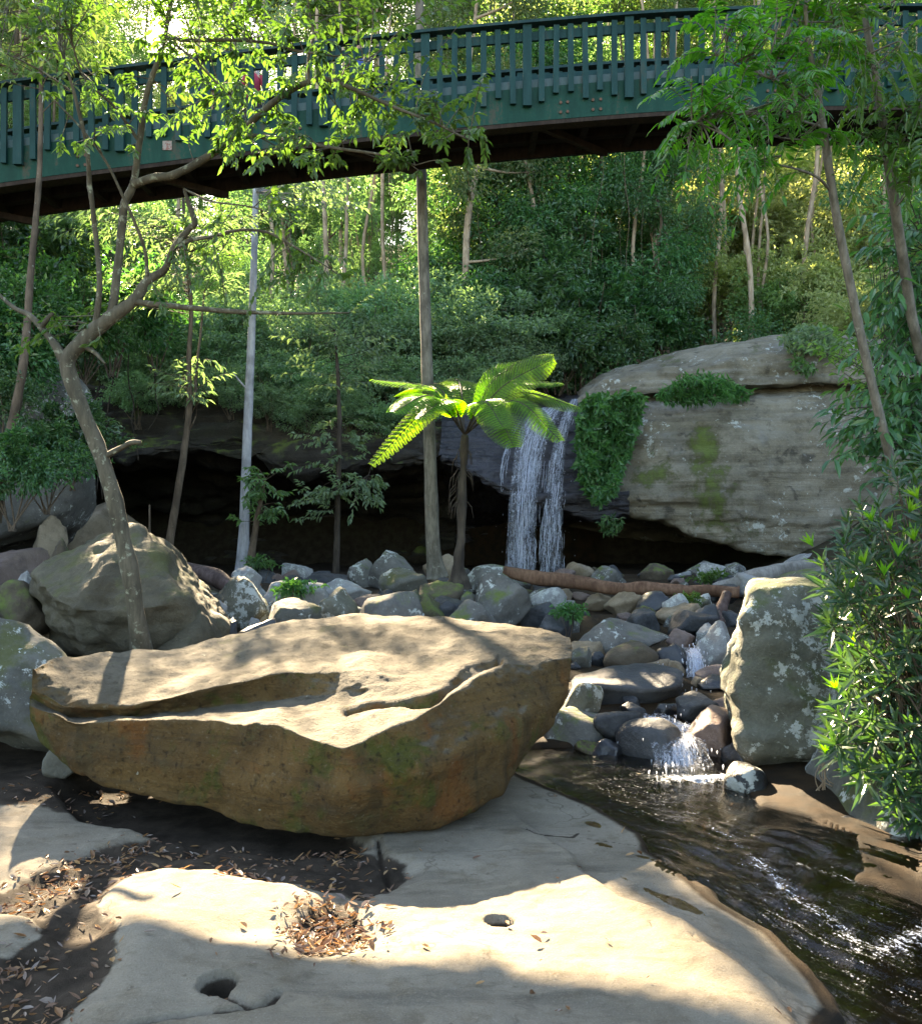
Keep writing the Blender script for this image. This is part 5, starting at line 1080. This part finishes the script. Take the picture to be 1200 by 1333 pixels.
b = MB(); roots = path_pts(LT, 8, 6)
lv = spray(r, tips, roots, 16, .076, .035, b, .0045)
px_tree('leaning_tree', 'leaning mottled tree on the left with light green leaves spreading across the bridge', LT, BK['lean'], lv, LM['fg'], seed=1, extra=b)
# root flare of the leaning tree
# ---------------------------------------------------------------- tall trunks
tall = [([(569, 752, 12.6), (564, 715, 12.6), (560, 600, 12.6), (555, 450, 12.6), (549, 250, 12.7), (546, 30, 12.8), (545, -250, 12.9), (546, -520, 13.0)], [.15, .10, .084, .078, .072, .066, .05, .02]),
        ([(546, -230, 12.9), (600, -330, 12.4), (680, -380, 12.0)], [.03, .02, .008]), ([(546, -280, 12.9), (490, -380, 13.4), (420, -420, 13.8)], [.03, .02, .008])]
tp = [P(r.uniform(400, 700), r.uniform(-520, -260), r.uniform(11.5, 14)) for _ in range(60)]; b = MB()
px_tree('tall_tree', 'tall straight grey trunk rising from the boulders past the bridge', tall, BK['grey'], spray(r, tp, path_pts(tall, 8, 1), 12, .16, .06, b, .008, detail=0), LM['forest'], seed=5, jit=.06, extra=b)
wt = [([(316, 742, 15.0), (318, 690, 15.0), (321, 600, 15.0), (325, 500, 15.1), (329, 400, 15.3), (332, 300, 15.5), (335, 180, 15.8), (336, 60, 16)], [.13, .085, .078, .070, .062, .055, .045, .03]), ([(325, 510, 15.1), (312, 496, 15.0), (304, 485, 15.0)], [.02, .015, .006])]
tp = [P(r.uniform(230, 430), r.uniform(-60, 240), r.uniform(14.8, 17)) for _ in range(60)] + [P(r.uniform(425, 490), r.uniform(205, 275), r.uniform(14.2, 15.6)) for _ in range(26)] + [P(r.uniform(342, 405), r.uniform(188, 240), r.uniform(13.3, 14.3)) for _ in range(34)]; b = MB()  # last two groups are sprays added to shade the bank and rock strip
px_tree('white_tree', 'slim white barked tree standing at the cave mouth', wt, BK['pale'], spray(r, clear(tp), path_pts([( [(333, 250, 15.6), (336, 60, 16)], 0)], 10), 12, .15, .055, b, .006, detail=0), LM['shade'], seed=6, jit=.05, extra=b)
bt = [([(217, 738, 13.6), (222, 700, 13.6), (232, 640, 13.6), (241, 580, 13.6), (247, 525, 13.6), (246, 470, 13.7), (249, 400, 13.8), (242, 320, 14), (238, 240, 14.2)], [.085, .06, .054, .05, .046, .036, .032, .026, .018]), ([(246, 532, 13.6), (254, 515, 13.6), (256, 480, 13.7), (262, 430, 13.8), (266, 380, 14)], [.03, .026, .02, .016, .01]), ([(247, 560, 13.6), (252, 550, 13.5), (256, 540, 13.5)], [.012, .01, .005])]
tp = [P(r.uniform(190, 305), r.uniform(470, 530), r.uniform(13, 14.2)) for _ in range(22)] + [P(r.uniform(180, 320), r.uniform(230, 380), r.uniform(13.2, 15)) for _ in range(40)]; b = MB()
px_tree('brown_tree', 'thin forked brown trunk curving up left of the white tree', bt, BK['brown'], spray(r, clear(tp) + [P(r.uniform(165, 405), r.uniform(268, 294), r.uniform(12.9, 14.2)) for _ in range(38)] + [P(r.uniform(125, 215), r.uniform(345, 400), r.uniform(13, 14.2)) for _ in range(26)] + [P(r.uniform(50, 150), r.uniform(272, 312), r.uniform(13, 14.2)) for _ in range(20)], path_pts(bt), 11, .15, .04, b, .006, detail=0), LM['shade'], seed=7, jit=.1, extra=b)  # the unfiltered sprays are added to dapple boulders and left slab with shade
et = [([(-6, 680, 10.2), (0, 640, 10.2), (8, 590, 10.2), (20, 535, 10.2), (30, 480, 10.2), (36, 420, 10.3), (40, 360, 10.4), (46, 295, 10.5), (52, 220, 10.6), (54, 100, 10.7), (52, -40, 10.8)], [.075, .058, .054, .05, .046, .042, .038, .034, .03, .024, .014])]
tp = [P(r.uniform(-120, 190), r.uniform(-120, 95), r.uniform(9.6, 12)) for _ in range(75)]; b = MB()
px_tree('curved_tree', 'curving grey brown trunk at the left edge beside dark shrubs', et, BK['brown'], spray(r, clear(tp), path_pts(et), 13, .13, .05, b, .006, detail=0), LM['forest'], seed=8, jit=.1, extra=b)
# small trees before the cave
st = [([(326, 738, 14.4), (330, 705, 14.4), (336, 670, 14.3), (342, 640, 14.3), (345, 622, 14.3)], [.07, .055, .045, .03, .014])]
tp = [P(344 + r.normal(0, 19), 650 + r.normal(0, 20), r.uniform(13.8, 14.7)) for _ in range(36)]; b = MB()
px_tree('small_tree', 'small glossy green bushy tree leaning against the white trunk', st, BK['brown'], spray(r, tp, path_pts(st), 14, .12, .05, b, .005, detail=0), LM['creep'], seed=9, extra=b)
st = [([(437, 752, 15.2), (439, 700, 15.2), (440, 640, 15.2), (442, 560, 15.2), (440, 490, 15.3), (436, 430, 15.5)], [.06, .05, .045, .04, .03, .015]), ([(441, 640, 15.2), (458, 632, 15.0), (480, 618, 14.9)], [.02, .014, .006])]
tp = [P(r.uniform(378, 506), 645 + r.normal(0, 15), r.uniform(14.4, 15.8)) for _ in range(48)] + [P(440 + r.normal(0, 34), 578 + r.normal(0, 14), r.uniform(14.6, 15.8)) for _ in range(26)] + [P(435 + r.normal(0, 50), 460 + r.normal(0, 35), r.uniform(14.8, 16.5)) for _ in range(45)]; b = MB()
px_tree('small_tree', 'slender dark tree with flat layered blue green foliage in front of the cave', st, BK['dark'], spray(r, tp, path_pts(st), 13, .12, .055, b, .005, sag=.03, detail=0), LM['shade'], seed=10, extra=b)
b = MB(); b.tube([P(194, 720, 13.0) - P(194, 720, 13), P(195, 690, 13) - P(194, 720, 13), P(195, 655, 13) - P(194, 720, 13)], [.018, .016, .012], 7, .2, 3, 4)
tag(link('dead_stake', b.mesh('dead_stake'), BK['brown'], loc=P(194, 722, 13)), 'short bare upright stick behind the wedge boulder', 'dead stick')
# ---------------------------------------------------------------- hanging vines and thin lianas
k = 0
VP = []
for i, (px, py0, py1, D) in enumerate([(150, 470, 640, 16.9), (128, 500, 650, 16.6), (165, 450, 600, 16.8), (205, 480, 560, 16.8), (300, 470, 560, 16.9)] + [(r.uniform(600, 860), r.uniform(100, 160), r.uniform(340, 450), r.uniform(21, 26)) for _ in range(9)] + [(r.uniform(380, 540), 140, r.uniform(330, 430), r.uniform(22, 27)) for _ in range(6)]):
    a = P(px, py0, D); n = 7; pts = [np.array([r.normal(0, .05), r.normal(0, .05), 0])]; e = P(px, py1, D)[2] - a[2]
    for q in range(1, n): pts.append(np.array([pts[-1][0] + r.normal(0, .06) + .03 * (i % 3 - 1), r.normal(0, .05), e * q / (n - 1)]))
    b = MB().tube(smooth_path(pts, None, 4)[0], r.uniform(.005, .012), 5)
    tag(link('vine', b.mesh('vine'), BK['brown' if i > 4 else 'dark'], loc=a), 'thin vine hanging in the forest shade behind the bridge' if i > 4 else 'thin dark vine hanging down over the cave', 'vine', 'vines hanging in the forest' if i > 4 else 'vines hanging over the cave')
# ---------------------------------------------------------------- right saplings with pinnate leaves
S1 = [([(1168, 640, 7.2), (1158, 596, 7.2), (1132, 490, 7.1), (1108, 380, 7.0), (1085, 262, 6.9), (1073, 180, 6.8), (1062, 110, 6.7), (1050, 40, 6.6), (1045, -60, 6.5)], [.042, .036, .034, .033, .031, .028, .022, .016, .01]), ([(1082, 250, 6.9), (1065, 232, 6.8), (1040, 221, 6.7), (1010, 214, 6.6), (985, 208, 6.5)], [.012, .010, .009, .007, .004]), ([(1073, 182, 6.8), (1045, 182, 6.7), (1005, 178, 6.6)], [.008, .007, .003]),
      ([(1066, 140, 6.7), (1020, 110, 6.4), (970, 90, 6.2), (930, 70, 6.1)], [.010, .008, .006, .003]), ([(1070, 165, 6.8), (1010, 150, 6.4), (950, 150, 6.2), (900, 160, 6.1)], [.010, .008, .006, .003])]
S2 = [([(1222, 560, 7.6), (1208, 500, 7.6), (1190, 430, 7.5), (1178, 360, 7.4), (1163, 260, 7.2), (1152, 185, 7.1), (1138, 95, 7.0), (1126, 25, 6.9), (1120, -60, 6.8)], [.05, .044, .042, .04, .038, .034, .028, .022, .016]), ([(1152, 185, 7.1), (1180, 150, 7.0), (1215, 130, 6.9)], [.014, .01, .005]), ([(1140, 100, 7.0), (1110, 60, 6.8), (1085, 30, 6.7)], [.014, .01, .005])]
def pinnate(r, tips, roots, L, npair, lw, ll, b):
    roots = np.asarray(roots); pos, ax, nr, le = [], [], [], []
    for tpt in tips:
        a = roots[np.argmin(np.linalg.norm(roots - tpt, axis=1) + r.rand(len(roots)) * .3)]; d0 = tpt - a; dl = np.linalg.norm(d0)
        if dl > L: b.tube(smooth_path([a, (a + tpt) / 2 + np.array([0, 0, .06]), tpt - norm(d0) * L * .8], None, 4)[0], np.linspace(.007, .003, 9), 5); a = tpt - norm(d0) * L
        dr = norm(norm(d0) * .8 + np.array([-.25, -.1, 0]) + r.normal(0, .35, 3)); mid = a + dr * L * .5 + np.array([0, 0, .05]); e = a + dr * L + np.array([0, 0, -.10])
        c, _ = smooth_path([a, mid, e], None, 8); b.tube(c, np.linspace(.0035, .0012, len(c)), 4)
        up = norm(np.array([0, 0, 1.0]) + r.normal(0, .3, 3))
        for k in range(npair):
            q = .18 + .80 * k / npair; i = min(int(q * (len(c) - 1)), len(c) - 2); d = norm(c[i + 1] - c[i]); sd = norm(np.cross(d, up))
            for s in (-1, 1): pos.append(c[i]); ax.append(sd * s + d * .55 + np.array([0, 0, -.22]) + r.normal(0, .08, 3)); nr.append(up + r.normal(0, .18, 3)); le.append(ll * (1 - .35 * abs(q - .5)) * r.uniform(.85, 1.1))
        pos.append(c[-1]); ax.append(norm(c[-1] - c[-2])); nr.append(up); le.append(ll)
    le = np.array(le); return leaf_geo(np.array(pos), np.array(ax), np.array(nr), le, le * lw, .12, .25, 1)
wl = lambda x, y: np.clip((x - 845 - max(0, 150 - y) * .35) / 60, 0, 1) * (1 if y < 205 else np.clip((1060 - x) / 60, 0, 1))
b = MB(); tp = tips_in(150, (850, 1130), (-40, 262), 5.6, 7.0, wl)
px_tree('pinnate_sapling', 'slender sapling with feathery pinnate leaves hanging before the right half of the bridge', S1, BK['grey'], pinnate(r, tp, path_pts(S1, 8), .40, 11, .34, .092, b), LM['pin'], 'tree', 20, .08, b)
b = MB(); tp = tips_in(105, (1050, 1290), (-60, 190), 6.3, 7.6) + tips_in(26, (1100, 1260), (170, 240), 6.6, 7.4)
px_tree('pinnate_sapling', 'grey sapling trunk at the right edge with denser darker leaves', S2, BK['grey'], pinnate(r, tp, path_pts(S2, 8), .40, 10, .34, .10, b), LM['pin'], 'tree', 24, .08, b)
# broad-leaved dark trees at the right edge
def edge_bush(name, label, base, spots, leaf, L, W, n, seed, bark='dark'):
    rr = RS(seed); b0 = P(*base); tp = []
    for px, py, D, sx, sy, k in spots: tp += [P(px + rr.normal(0, sx), py + rr.normal(0, sy), D + rr.normal(0, .35)) for _ in range(k)]
    mid = P(base[0] - 10, spots[0][1], spots[0][2]); paths = [([base, (base[0] - 8, (base[1] + spots[0][1]) / 2, base[2]), (spots[0][0] + 20, spots[0][1], spots[0][2])], [.05, .035, .012])]; b = MB()
    return px_tree(name, label, paths, BK[bark], spray(rr, tp, path_pts(paths), n, L, W, b, .006, detail=1), leaf, 'tree', seed, .1, b)
edge_bush('broadleaf_tree', 'dark broad leaved tree hanging in from the right edge', (1240, 640, 8.2), [(1190, 330, 7.9, 30, 50, 40), (1180, 440, 7.8, 35, 45, 40), (1130, 540, 7.8, 30, 40, 40), (1185, 560, 7.6, 30, 50, 40), (1100, 570, 8.0, 18, 18, 14)], LM['dark'], .16, .055, 10, 61)
edge_bush('broadleaf_tree', 'lighter small leaved tree above the lance leaved shrub', (1230, 690, 9.5), [(1135, 500, 9.2, 35, 40, 30), (1180, 250, 9.5, 30, 40, 22), (1085, 445, 10.5, 28, 16, 14)], LM['forest'], .13, .05, 10, 62)
# ---------------------------------------------------------------- lance-leaved shrub
poly = [(1150, 585), (1185, 620), (1205, 570), (1330, 560), (1340, 1130), (1205, 1100), (1170, 1060), (1110, 1015), (1068, 985), (1090, 935), (1060, 958), (1100, 880), (1075, 820), (1070, 760), (1052, 712), (1090, 690), (1125, 650), (1148, 660)]
pp_ = np.array(poly, float); tp = []
while len(tp) < 520:
    x, y = r.uniform(1040, 1340), r.uniform(560, 1130)
    if inside(np.array([x]), np.array([y]), pp_)[0]: tp.append((x, y, r.uniform(4.5, 5.7)))
pos, ax, nr, ll = [], [], [], []; b = MB()
for x, y, D in tp:
    e = P(x, y, D); base = P(1225 + r.normal(0, 40), 1075 + r.normal(0, 25), 5.4 + r.normal(0, .3)); md = base * .45 + e * .55 + np.array([.05, 0, .12 * r.uniform(.2, 1.4)])
    c, _ = smooth_path([base, md, e], None, 7); b.tube(c, np.linspace(.007, .0025, len(c)), 5); d = norm(norm(c[-1] - c[-3]) + np.array([0, -.15, .25])); n = r.randint(9, 15)
    u = norm(np.cross(d, r.normal(size=3))); w_ = np.cross(d, u); age = r.rand()
    for k in range(n):
        an = k * 2.4; rad = u * math.cos(an) + w_ * math.sin(an); t = k / n; pos.append(e - d * .10 * t); ax.append(rad * (.35 + .75 * t) + d * (1.0 - .55 * t) + np.array([0, 0, -.30 * t])); nr.append(d + rad * -.2 + r.normal(0, .12, 3)); ll.append((.10 + .06 * t) * r.uniform(.8, 1.15))
ll = np.array(ll); v, f = leaf_geo(np.array(pos), np.array(ax), np.array(nr), ll, ll * .225, .16, .22, 1)
org = P(1225, 1075, 5.4); t = thing('lance_leaf_shrub', 'big glossy green shrub with whorls of lance shaped leaves at the right edge', 'shrub', tuple(org))
link('foliage', mesh_np('foliage', v - org, f, False), LM['lance'], t); link('stems', b.mesh('stems'), BK['brown'], t, tuple(-org))
# shoot tips of the shrub, sunlight put into their bright colour
for x, y in ((1160, 690), (1182, 668), (1135, 680), (1190, 705), (1058, 712), (1150, 750), (1110, 845), (1125, 735), (1168, 725), (1195, 650), (1105, 770), (1182, 780), (1075, 985), (1090, 900)):
    pos, ax, nr, ll = [], [], [], []; e = P(x, y, 4.55); d = norm(np.array([-.25, -.1, 1.0]) + r.normal(0, .2, 3)); u = norm(np.cross(d, r.normal(size=3))); w_ = np.cross(d, u)
    for k in range(8): an = k * 2.4; rad = u * math.cos(an) + w_ * math.sin(an); pos.append(e); ax.append(d + rad * .5); nr.append(d - rad); ll.append(.10 * r.uniform(.7, 1.1))
    ll = np.array(ll); v, f = leaf_geo(np.array(pos), np.array(ax), np.array(nr), ll, ll * .2, .16, .1, 1)
    tag(link('shoot', mesh_np('shoot', v - org, f, False), LM['fern'], t), 'shoot tip coloured bright yellow green as if sunlit')
b = MB(); o0 = P(1070, 985, 5.3)
for k in range(9): b.tube(smooth_path([np.array([r.normal(0, .01), 0, 0]), np.array([r.normal(0, .02), -.01, -.12]), np.array([r.normal(0, .035), 0, -.26 * r.uniform(.6, 1.1)])], None, 4)[0], .0035, 4)
tag(link('dry_roots', b.mesh('dry_roots'), BK['warm'], loc=tuple(o0)), 'bunch of dry brown roots dangling from the lichen boulder', 'roots')
# ---------------------------------------------------------------- tree fern
fo = P(600, 752, 11.3); FT = thing('tree_fern', 'tree fern with bright lime fronds in front of the waterfall', 'tree fern', tuple(fo))
b = MB(); b.tube([P(*q) - fo for q in ((596, 766, 11.3), (598, 735, 11.3), (600, 690, 11.3), (602, 630, 11.3), (604, 585, 11.3), (605, 566, 11.3))], [.13, .066, .054, .050, .055, .042], 14, .35, 4, 8)
for k in range(26):
    a = r.uniform(0, 6.28); z = r.uniform(.9, 1.65); p0 = np.array([.05 + .02 * 0, 0, z]); q = np.array([math.cos(a) * .06, math.sin(a) * .06, z]); b.tube([q, q * np.array([2.2, 2.2, 1]) - np.array([0, 0, .08]), q * np.array([2.6, 2.6, 1]) - np.array([0, 0, .22])], [.006, .005, .003], 4)
link('trunk', b.mesh('trunk'), BK['dark'], FT)
top = P(605, 566, 11.3)
def frond(mid, tip, wmax, npin=28, flat=(0, -.25, 1), curl=0.):
    c, _ = smooth_path([top, P(*mid), P(*tip)], None, 14); Lr = np.linalg.norm(np.diff(c, axis=0), axis=1).sum()
    bb = MB(); bb.tube(c, np.linspace(.012, .003, len(c)), 6); pos, ax, nr, ll = [], [], [], []
    for k in range(npin):
        q = .24 + .75 * k / (npin - 1); i = min(int(q * (len(c) - 1)), len(c) - 2); d = norm(c[i + 1] - c[i]); p0 = c[i] + (c[i + 1] - c[i]) * (q * (len(c) - 1) - i); up = norm(np.array(flat) - (np.array(flat) @ d) * d); sd = np.cross(d, up)
        pl = wmax * (math.sin(math.pi * min(1, (q - .14) / .9)) ** .75) + .02
        for s in (-1, 1):
            e = p0 + (sd * s + d * .42) * pl + up * (-.16 * pl); pc, _ = smooth_path([p0, (p0 + e) / 2 + up * .05 * pl, e], None, 5); bb.tube(pc, .0022, 3, cap=False); m_ = 13
            for j in range(m_):
                qq = (j + .6) / m_; ii = min(int(qq * (len(pc) - 1)), len(pc) - 2); pd = norm(pc[ii + 1] - pc[ii]); pp0 = pc[ii] + (pc[ii + 1] - pc[ii]) * (qq * (len(pc) - 1) - ii); ls = np.cross(pd, up)
                for s2 in (-1, 1): pos.append(pp0); ax.append(ls * s2 + pd * .5 + up * -.1); nr.append(up + r.normal(0, .1, 3)); ll.append((.062 * (1 - .75 * qq) + .008) * min(1, pl / .25 + .3))
    ll = np.array(ll); v, f = leaf_geo(np.array(pos), np.array(ax), np.array(nr), ll, ll * .30, .1, .1)
    o = link('frond', mesh_np('frond', v - fo, f, False), LM['fern'], FT); link('rachis', bb.mesh('rachis'), BK['dark'], o, tuple(-fo))
    return o
for mid, tip, wm_, fl in (((652, 505, 11.1), (718, 468, 10.9), .27, (-.2, -.75, .6)), ((672, 512, 11.4), (752, 530, 11.5), .30, (0, -.42, 1)), ((668, 522, 10.8), (728, 572, 10.5), .22, (.15, -.5, .9)), ((640, 530, 10.7), (668, 580, 10.1), .24, (.1, -.8, .6)),
                          ((565, 508, 11.2), (486, 494, 11.2), .27, (0, -.22, 1)), ((568, 525, 11.0), (484, 604, 10.7), .17, (-.3, -.7, .6)), ((585, 520, 10.8), (545, 545, 10.2), .20, (-.2, -.6, .8)), ((600, 505, 12.0), (592, 492, 13.0), .28, (0, -.1, 1)), ((640, 500, 12.0), (690, 510, 12.8), .28, (.1, -.1, 1)), ((570, 505, 12.0), (520, 515, 12.8), .26, (0, -.1, 1)), ((628, 522, 10.7), (655, 556, 10.0), .22, (.1, -.7, .7)), ((562, 516, 10.7), (512, 536, 10.2), .22, (-.1, -.5, .8)), ((590, 508, 12), (556, 498, 13), .25, (0, -.1, 1)), ((648, 502, 11.9), (728, 498, 12.3), .26, (.05, -.3, 1)), ((640, 498, 11.3), (668, 478, 11.2), .24, (-.1, -.6, .8))):
    frond(mid, tip, wm_, flat=fl)
# ---------------------------------------------------------------- creeper and plants on the rock
def hug(name, label, cat, polygon, n, Dm, Dr, L, W, leaf, seed, up=.4):
    rr = RS(seed); pg = np.array(polygon, float); lo, hi = pg.min(0), pg.max(0); q = rr.uniform(lo, hi, (n * 3, 2)); q = q[inside(q[:, 0], q[:, 1], pg)][:n]; n = len(q)
    lump = fbm(np.stack([q[:, 0] / 16, q[:, 1] / 16, q[:, 0] * 0 + seed], 1), 3)
    D = (Dm(q[:, 0], q[:, 1]) if callable(Dm) else Dm) - .16 - .30 * lump - rr.rand(n) * Dr; p = np.stack([(q[:, 0] - CX) / F * D, D, EYE - (q[:, 1] - CY) / F * D], 1)
    ax = rr.normal(0, .6, (n, 3)) + np.array([0, -.5, -.35]); nr = np.array([0, -.8, up]) + rr.normal(0, .45, (n, 3)); v, f = leaf_geo(p, ax, nr, L * rr.uniform(.6, 1.2, n), W * rr.uniform(.7, 1.2, n), .2, .2)
    org = p.mean(0); t = thing(name, label, cat, tuple(org)); link('foliage', mesh_np('foliage', v - org, f, False), leaf, t)
    b = MB()
    for _ in range(10): i, j = rr.randint(n), rr.randint(n); b.tube([p[i] + np.array([0, .25, 0]) - org, (p[i] + p[j]) / 2 + np.array([0, .2, 0]) - org, p[j] + np.array([0, .1, 0]) - org], .008, 5)
    link('stems', b.mesh('stems'), BK['brown'], t)
cd = lambda x, y: np.interp(y, [510, 540, 600, 660, 700], [17.3, 17.1, 16.75, 16.55, 16.6])
hug('creeper', 'dense green creeper draped over the rock right of the waterfall', 'creeper', [(758, 520), (775, 512), (800, 516), (822, 508), (838, 516), (832, 540), (826, 570), (815, 600), (800, 640), (782, 655), (768, 652), (754, 620), (750, 570), (752, 540)], 3600, cd, .15, .145, .07, LM['creep'], 71)
hug('ledge_ferns', 'low feathery green plants along the crack of the grey outcrop', 'plant', [(852, 512), (880, 494), (915, 484), (945, 492), (978, 508), (972, 518), (930, 522), (895, 526), (868, 524)], 1500, lambda x, y: 16.8 + 0 * x, .3, .15, .035, LM['creep'], 72, .8)
hug('small_plant', 'small green plant clinging beneath the creeper', 'plant', [(778, 682), (790, 670), (808, 674), (808, 688), (794, 696), (782, 692)], 130, lambda x, y: 16.7 + 0 * x, .15, .12, .045, LM['creep'], 73, .8)
hug('outcrop_shrub', 'pale green shrub on top of the grey outcrop', 'shrub', [(1015, 440), (1040, 422), (1080, 425), (1100, 445), (1085, 462), (1050, 458), (1025, 456)], 900, lambda x, y: 17.4 + 0 * x, .7, .13, .05, LM['shade'], 74, .8)
hug('outcrop_sprig', 'small green sprig below the shrub on the outcrop', 'plant', [(1030, 462), (1050, 468), (1062, 482), (1045, 488), (1030, 478)], 160, lambda x, y: 16.9 + 0 * x, .3, .13, .05, LM['creep'], 75, .8)
def tuft(px, py, D, R, n, L, leaf, label, seed):
    g = P(px, py, D); t = thing('creek_plant', label, 'plant', tuple(g)); v, f = bush_mesh(seed, R, n, L, L * .4, clumps=9); link('foliage', mesh_np('foliage', v, f, False), leaf, t); link('stem', stems_mesh(seed, R, 5, .006), BK['brown'], t)
tuft(742, 812, 9.7, (.20, .16, .12), 420, .06, LM['creep'], 'little green plant beside the end of the huge flat boulder', 81)
tuft(925, 764, 13.2, (.32, .25, .13), 460, .08, LM['fg'], 'bright green plant behind the fallen log', 82)
tuft(895, 792, 10.9, (.18, .14, .10), 240, .06, LM['fg'], 'small bright plant under the right part of the fallen log', 83)
tuft(390, 778, 10.4, (.24, .18, .11), 380, .08, LM['creep'], 'small grassy plant among the pale rocks on the left', 84)
tuft(336, 745, 13.5, (.25, .2, .14), 250, .09, LM['creep'], 'little plant at the foot of the white tree', 85)
# ================================================================== dead leaves
def leafmat_dead():
    m, nt = new_mat('dead leaves'); isl = N(nt, 'NewGeometry').outputs['Random Per Island']; cr = N(nt, 'ValToRGB', {0: isl}); e = cr.color_ramp.elements
    e[0].position = 0; e[0].color = (.10, .05, .025, 1); e[1].position = 1; e[1].color = (.30, .24, .19, 1)
    for p, c in ((.3, (.17, .085, .04, 1)), (.55, (.24, .12, .05, 1)), (.75, (.33, .19, .07, 1)), (.88, (.17, .13, .11, 1))): q = e.new(p); q.color = c
    s = bsdf(nt, Base_Color=cr.outputs[0], Roughness=.5); t = N(nt, 'BsdfTranslucent', {'Color': cr.outputs[0]}); out(nt, N(nt, 'MixShader', {0: .2, 1: s.outputs[0], 2: t.outputs[0]}).outputs[0]); return m
rr = RS(12); qx = rr.uniform(-2.6, 1.4, 44000); qy = rr.uniform(2.5, 6.3, 44000); z, dt, wt_, fo_, ig_, bo_ = ground_all(qx, qy)
pr = np.clip(ig_ * .38 * (qx < -.35) + ig_ * .12 + bo_ * 1.0, 0, 1) + .0035 + .10 * inside(qx, qy, LITTERBACK)
pr = pr * np.where(fbm(np.stack([qx * 2.2, qy * 2.2, qx * 0], 1), 3) > -.15, 1.0, .25)
k = (rr.rand(44000) < pr) & (wt_ < .3); lx = np.concatenate([qx[k], rr.uniform(-8, -2.8, 2600)]); ly = np.concatenate([qy[k], rr.uniform(6.5, 16, 2600)])
bx, by = G(425, 1203); k2 = 230; lx = np.concatenate([lx, bx + rr.normal(0, .10, k2)]); ly = np.concatenate([ly, by + rr.normal(0, .14, k2)])
for hx, hy in ((284, 1284),): cx_, cy_ = G(hx, hy); lx = np.concatenate([lx, cx_ + rr.normal(0, .02, 8)]); ly = np.concatenate([ly, cy_ + rr.normal(0, .02, 8)])
n = len(lx); lz = gz(lx, ly); an = rr.uniform(0, 6.28, n); ax = np.stack([np.cos(an), np.sin(an), rr.normal(.02, .22, n)], 1); nr = np.stack([rr.normal(0, .4, n), rr.normal(0, .4, n), np.ones(n)], 1)
L = rr.uniform(.014, .052, n); v, f = leaf_geo(np.stack([lx, ly, lz + .004 + rr.rand(n) * .012], 1), ax, nr, L, L * rr.uniform(.22, .55, n), .3, -.25, 1)
tag(link('leaf_litter', mesh_np('leaf_litter', v, f, False), leafmat_dead()), 'scattered brown dead leaves lying in the hollows of the rock platform', 'dead leaves', kind='stuff')
# unused prototypes are removed
for o in list(SC.objects):
    if o.parent is None and o.location.y < -300:
        for ch in list(o.children): bpy.data.objects.remove(ch)
        bpy.data.objects.remove(o)
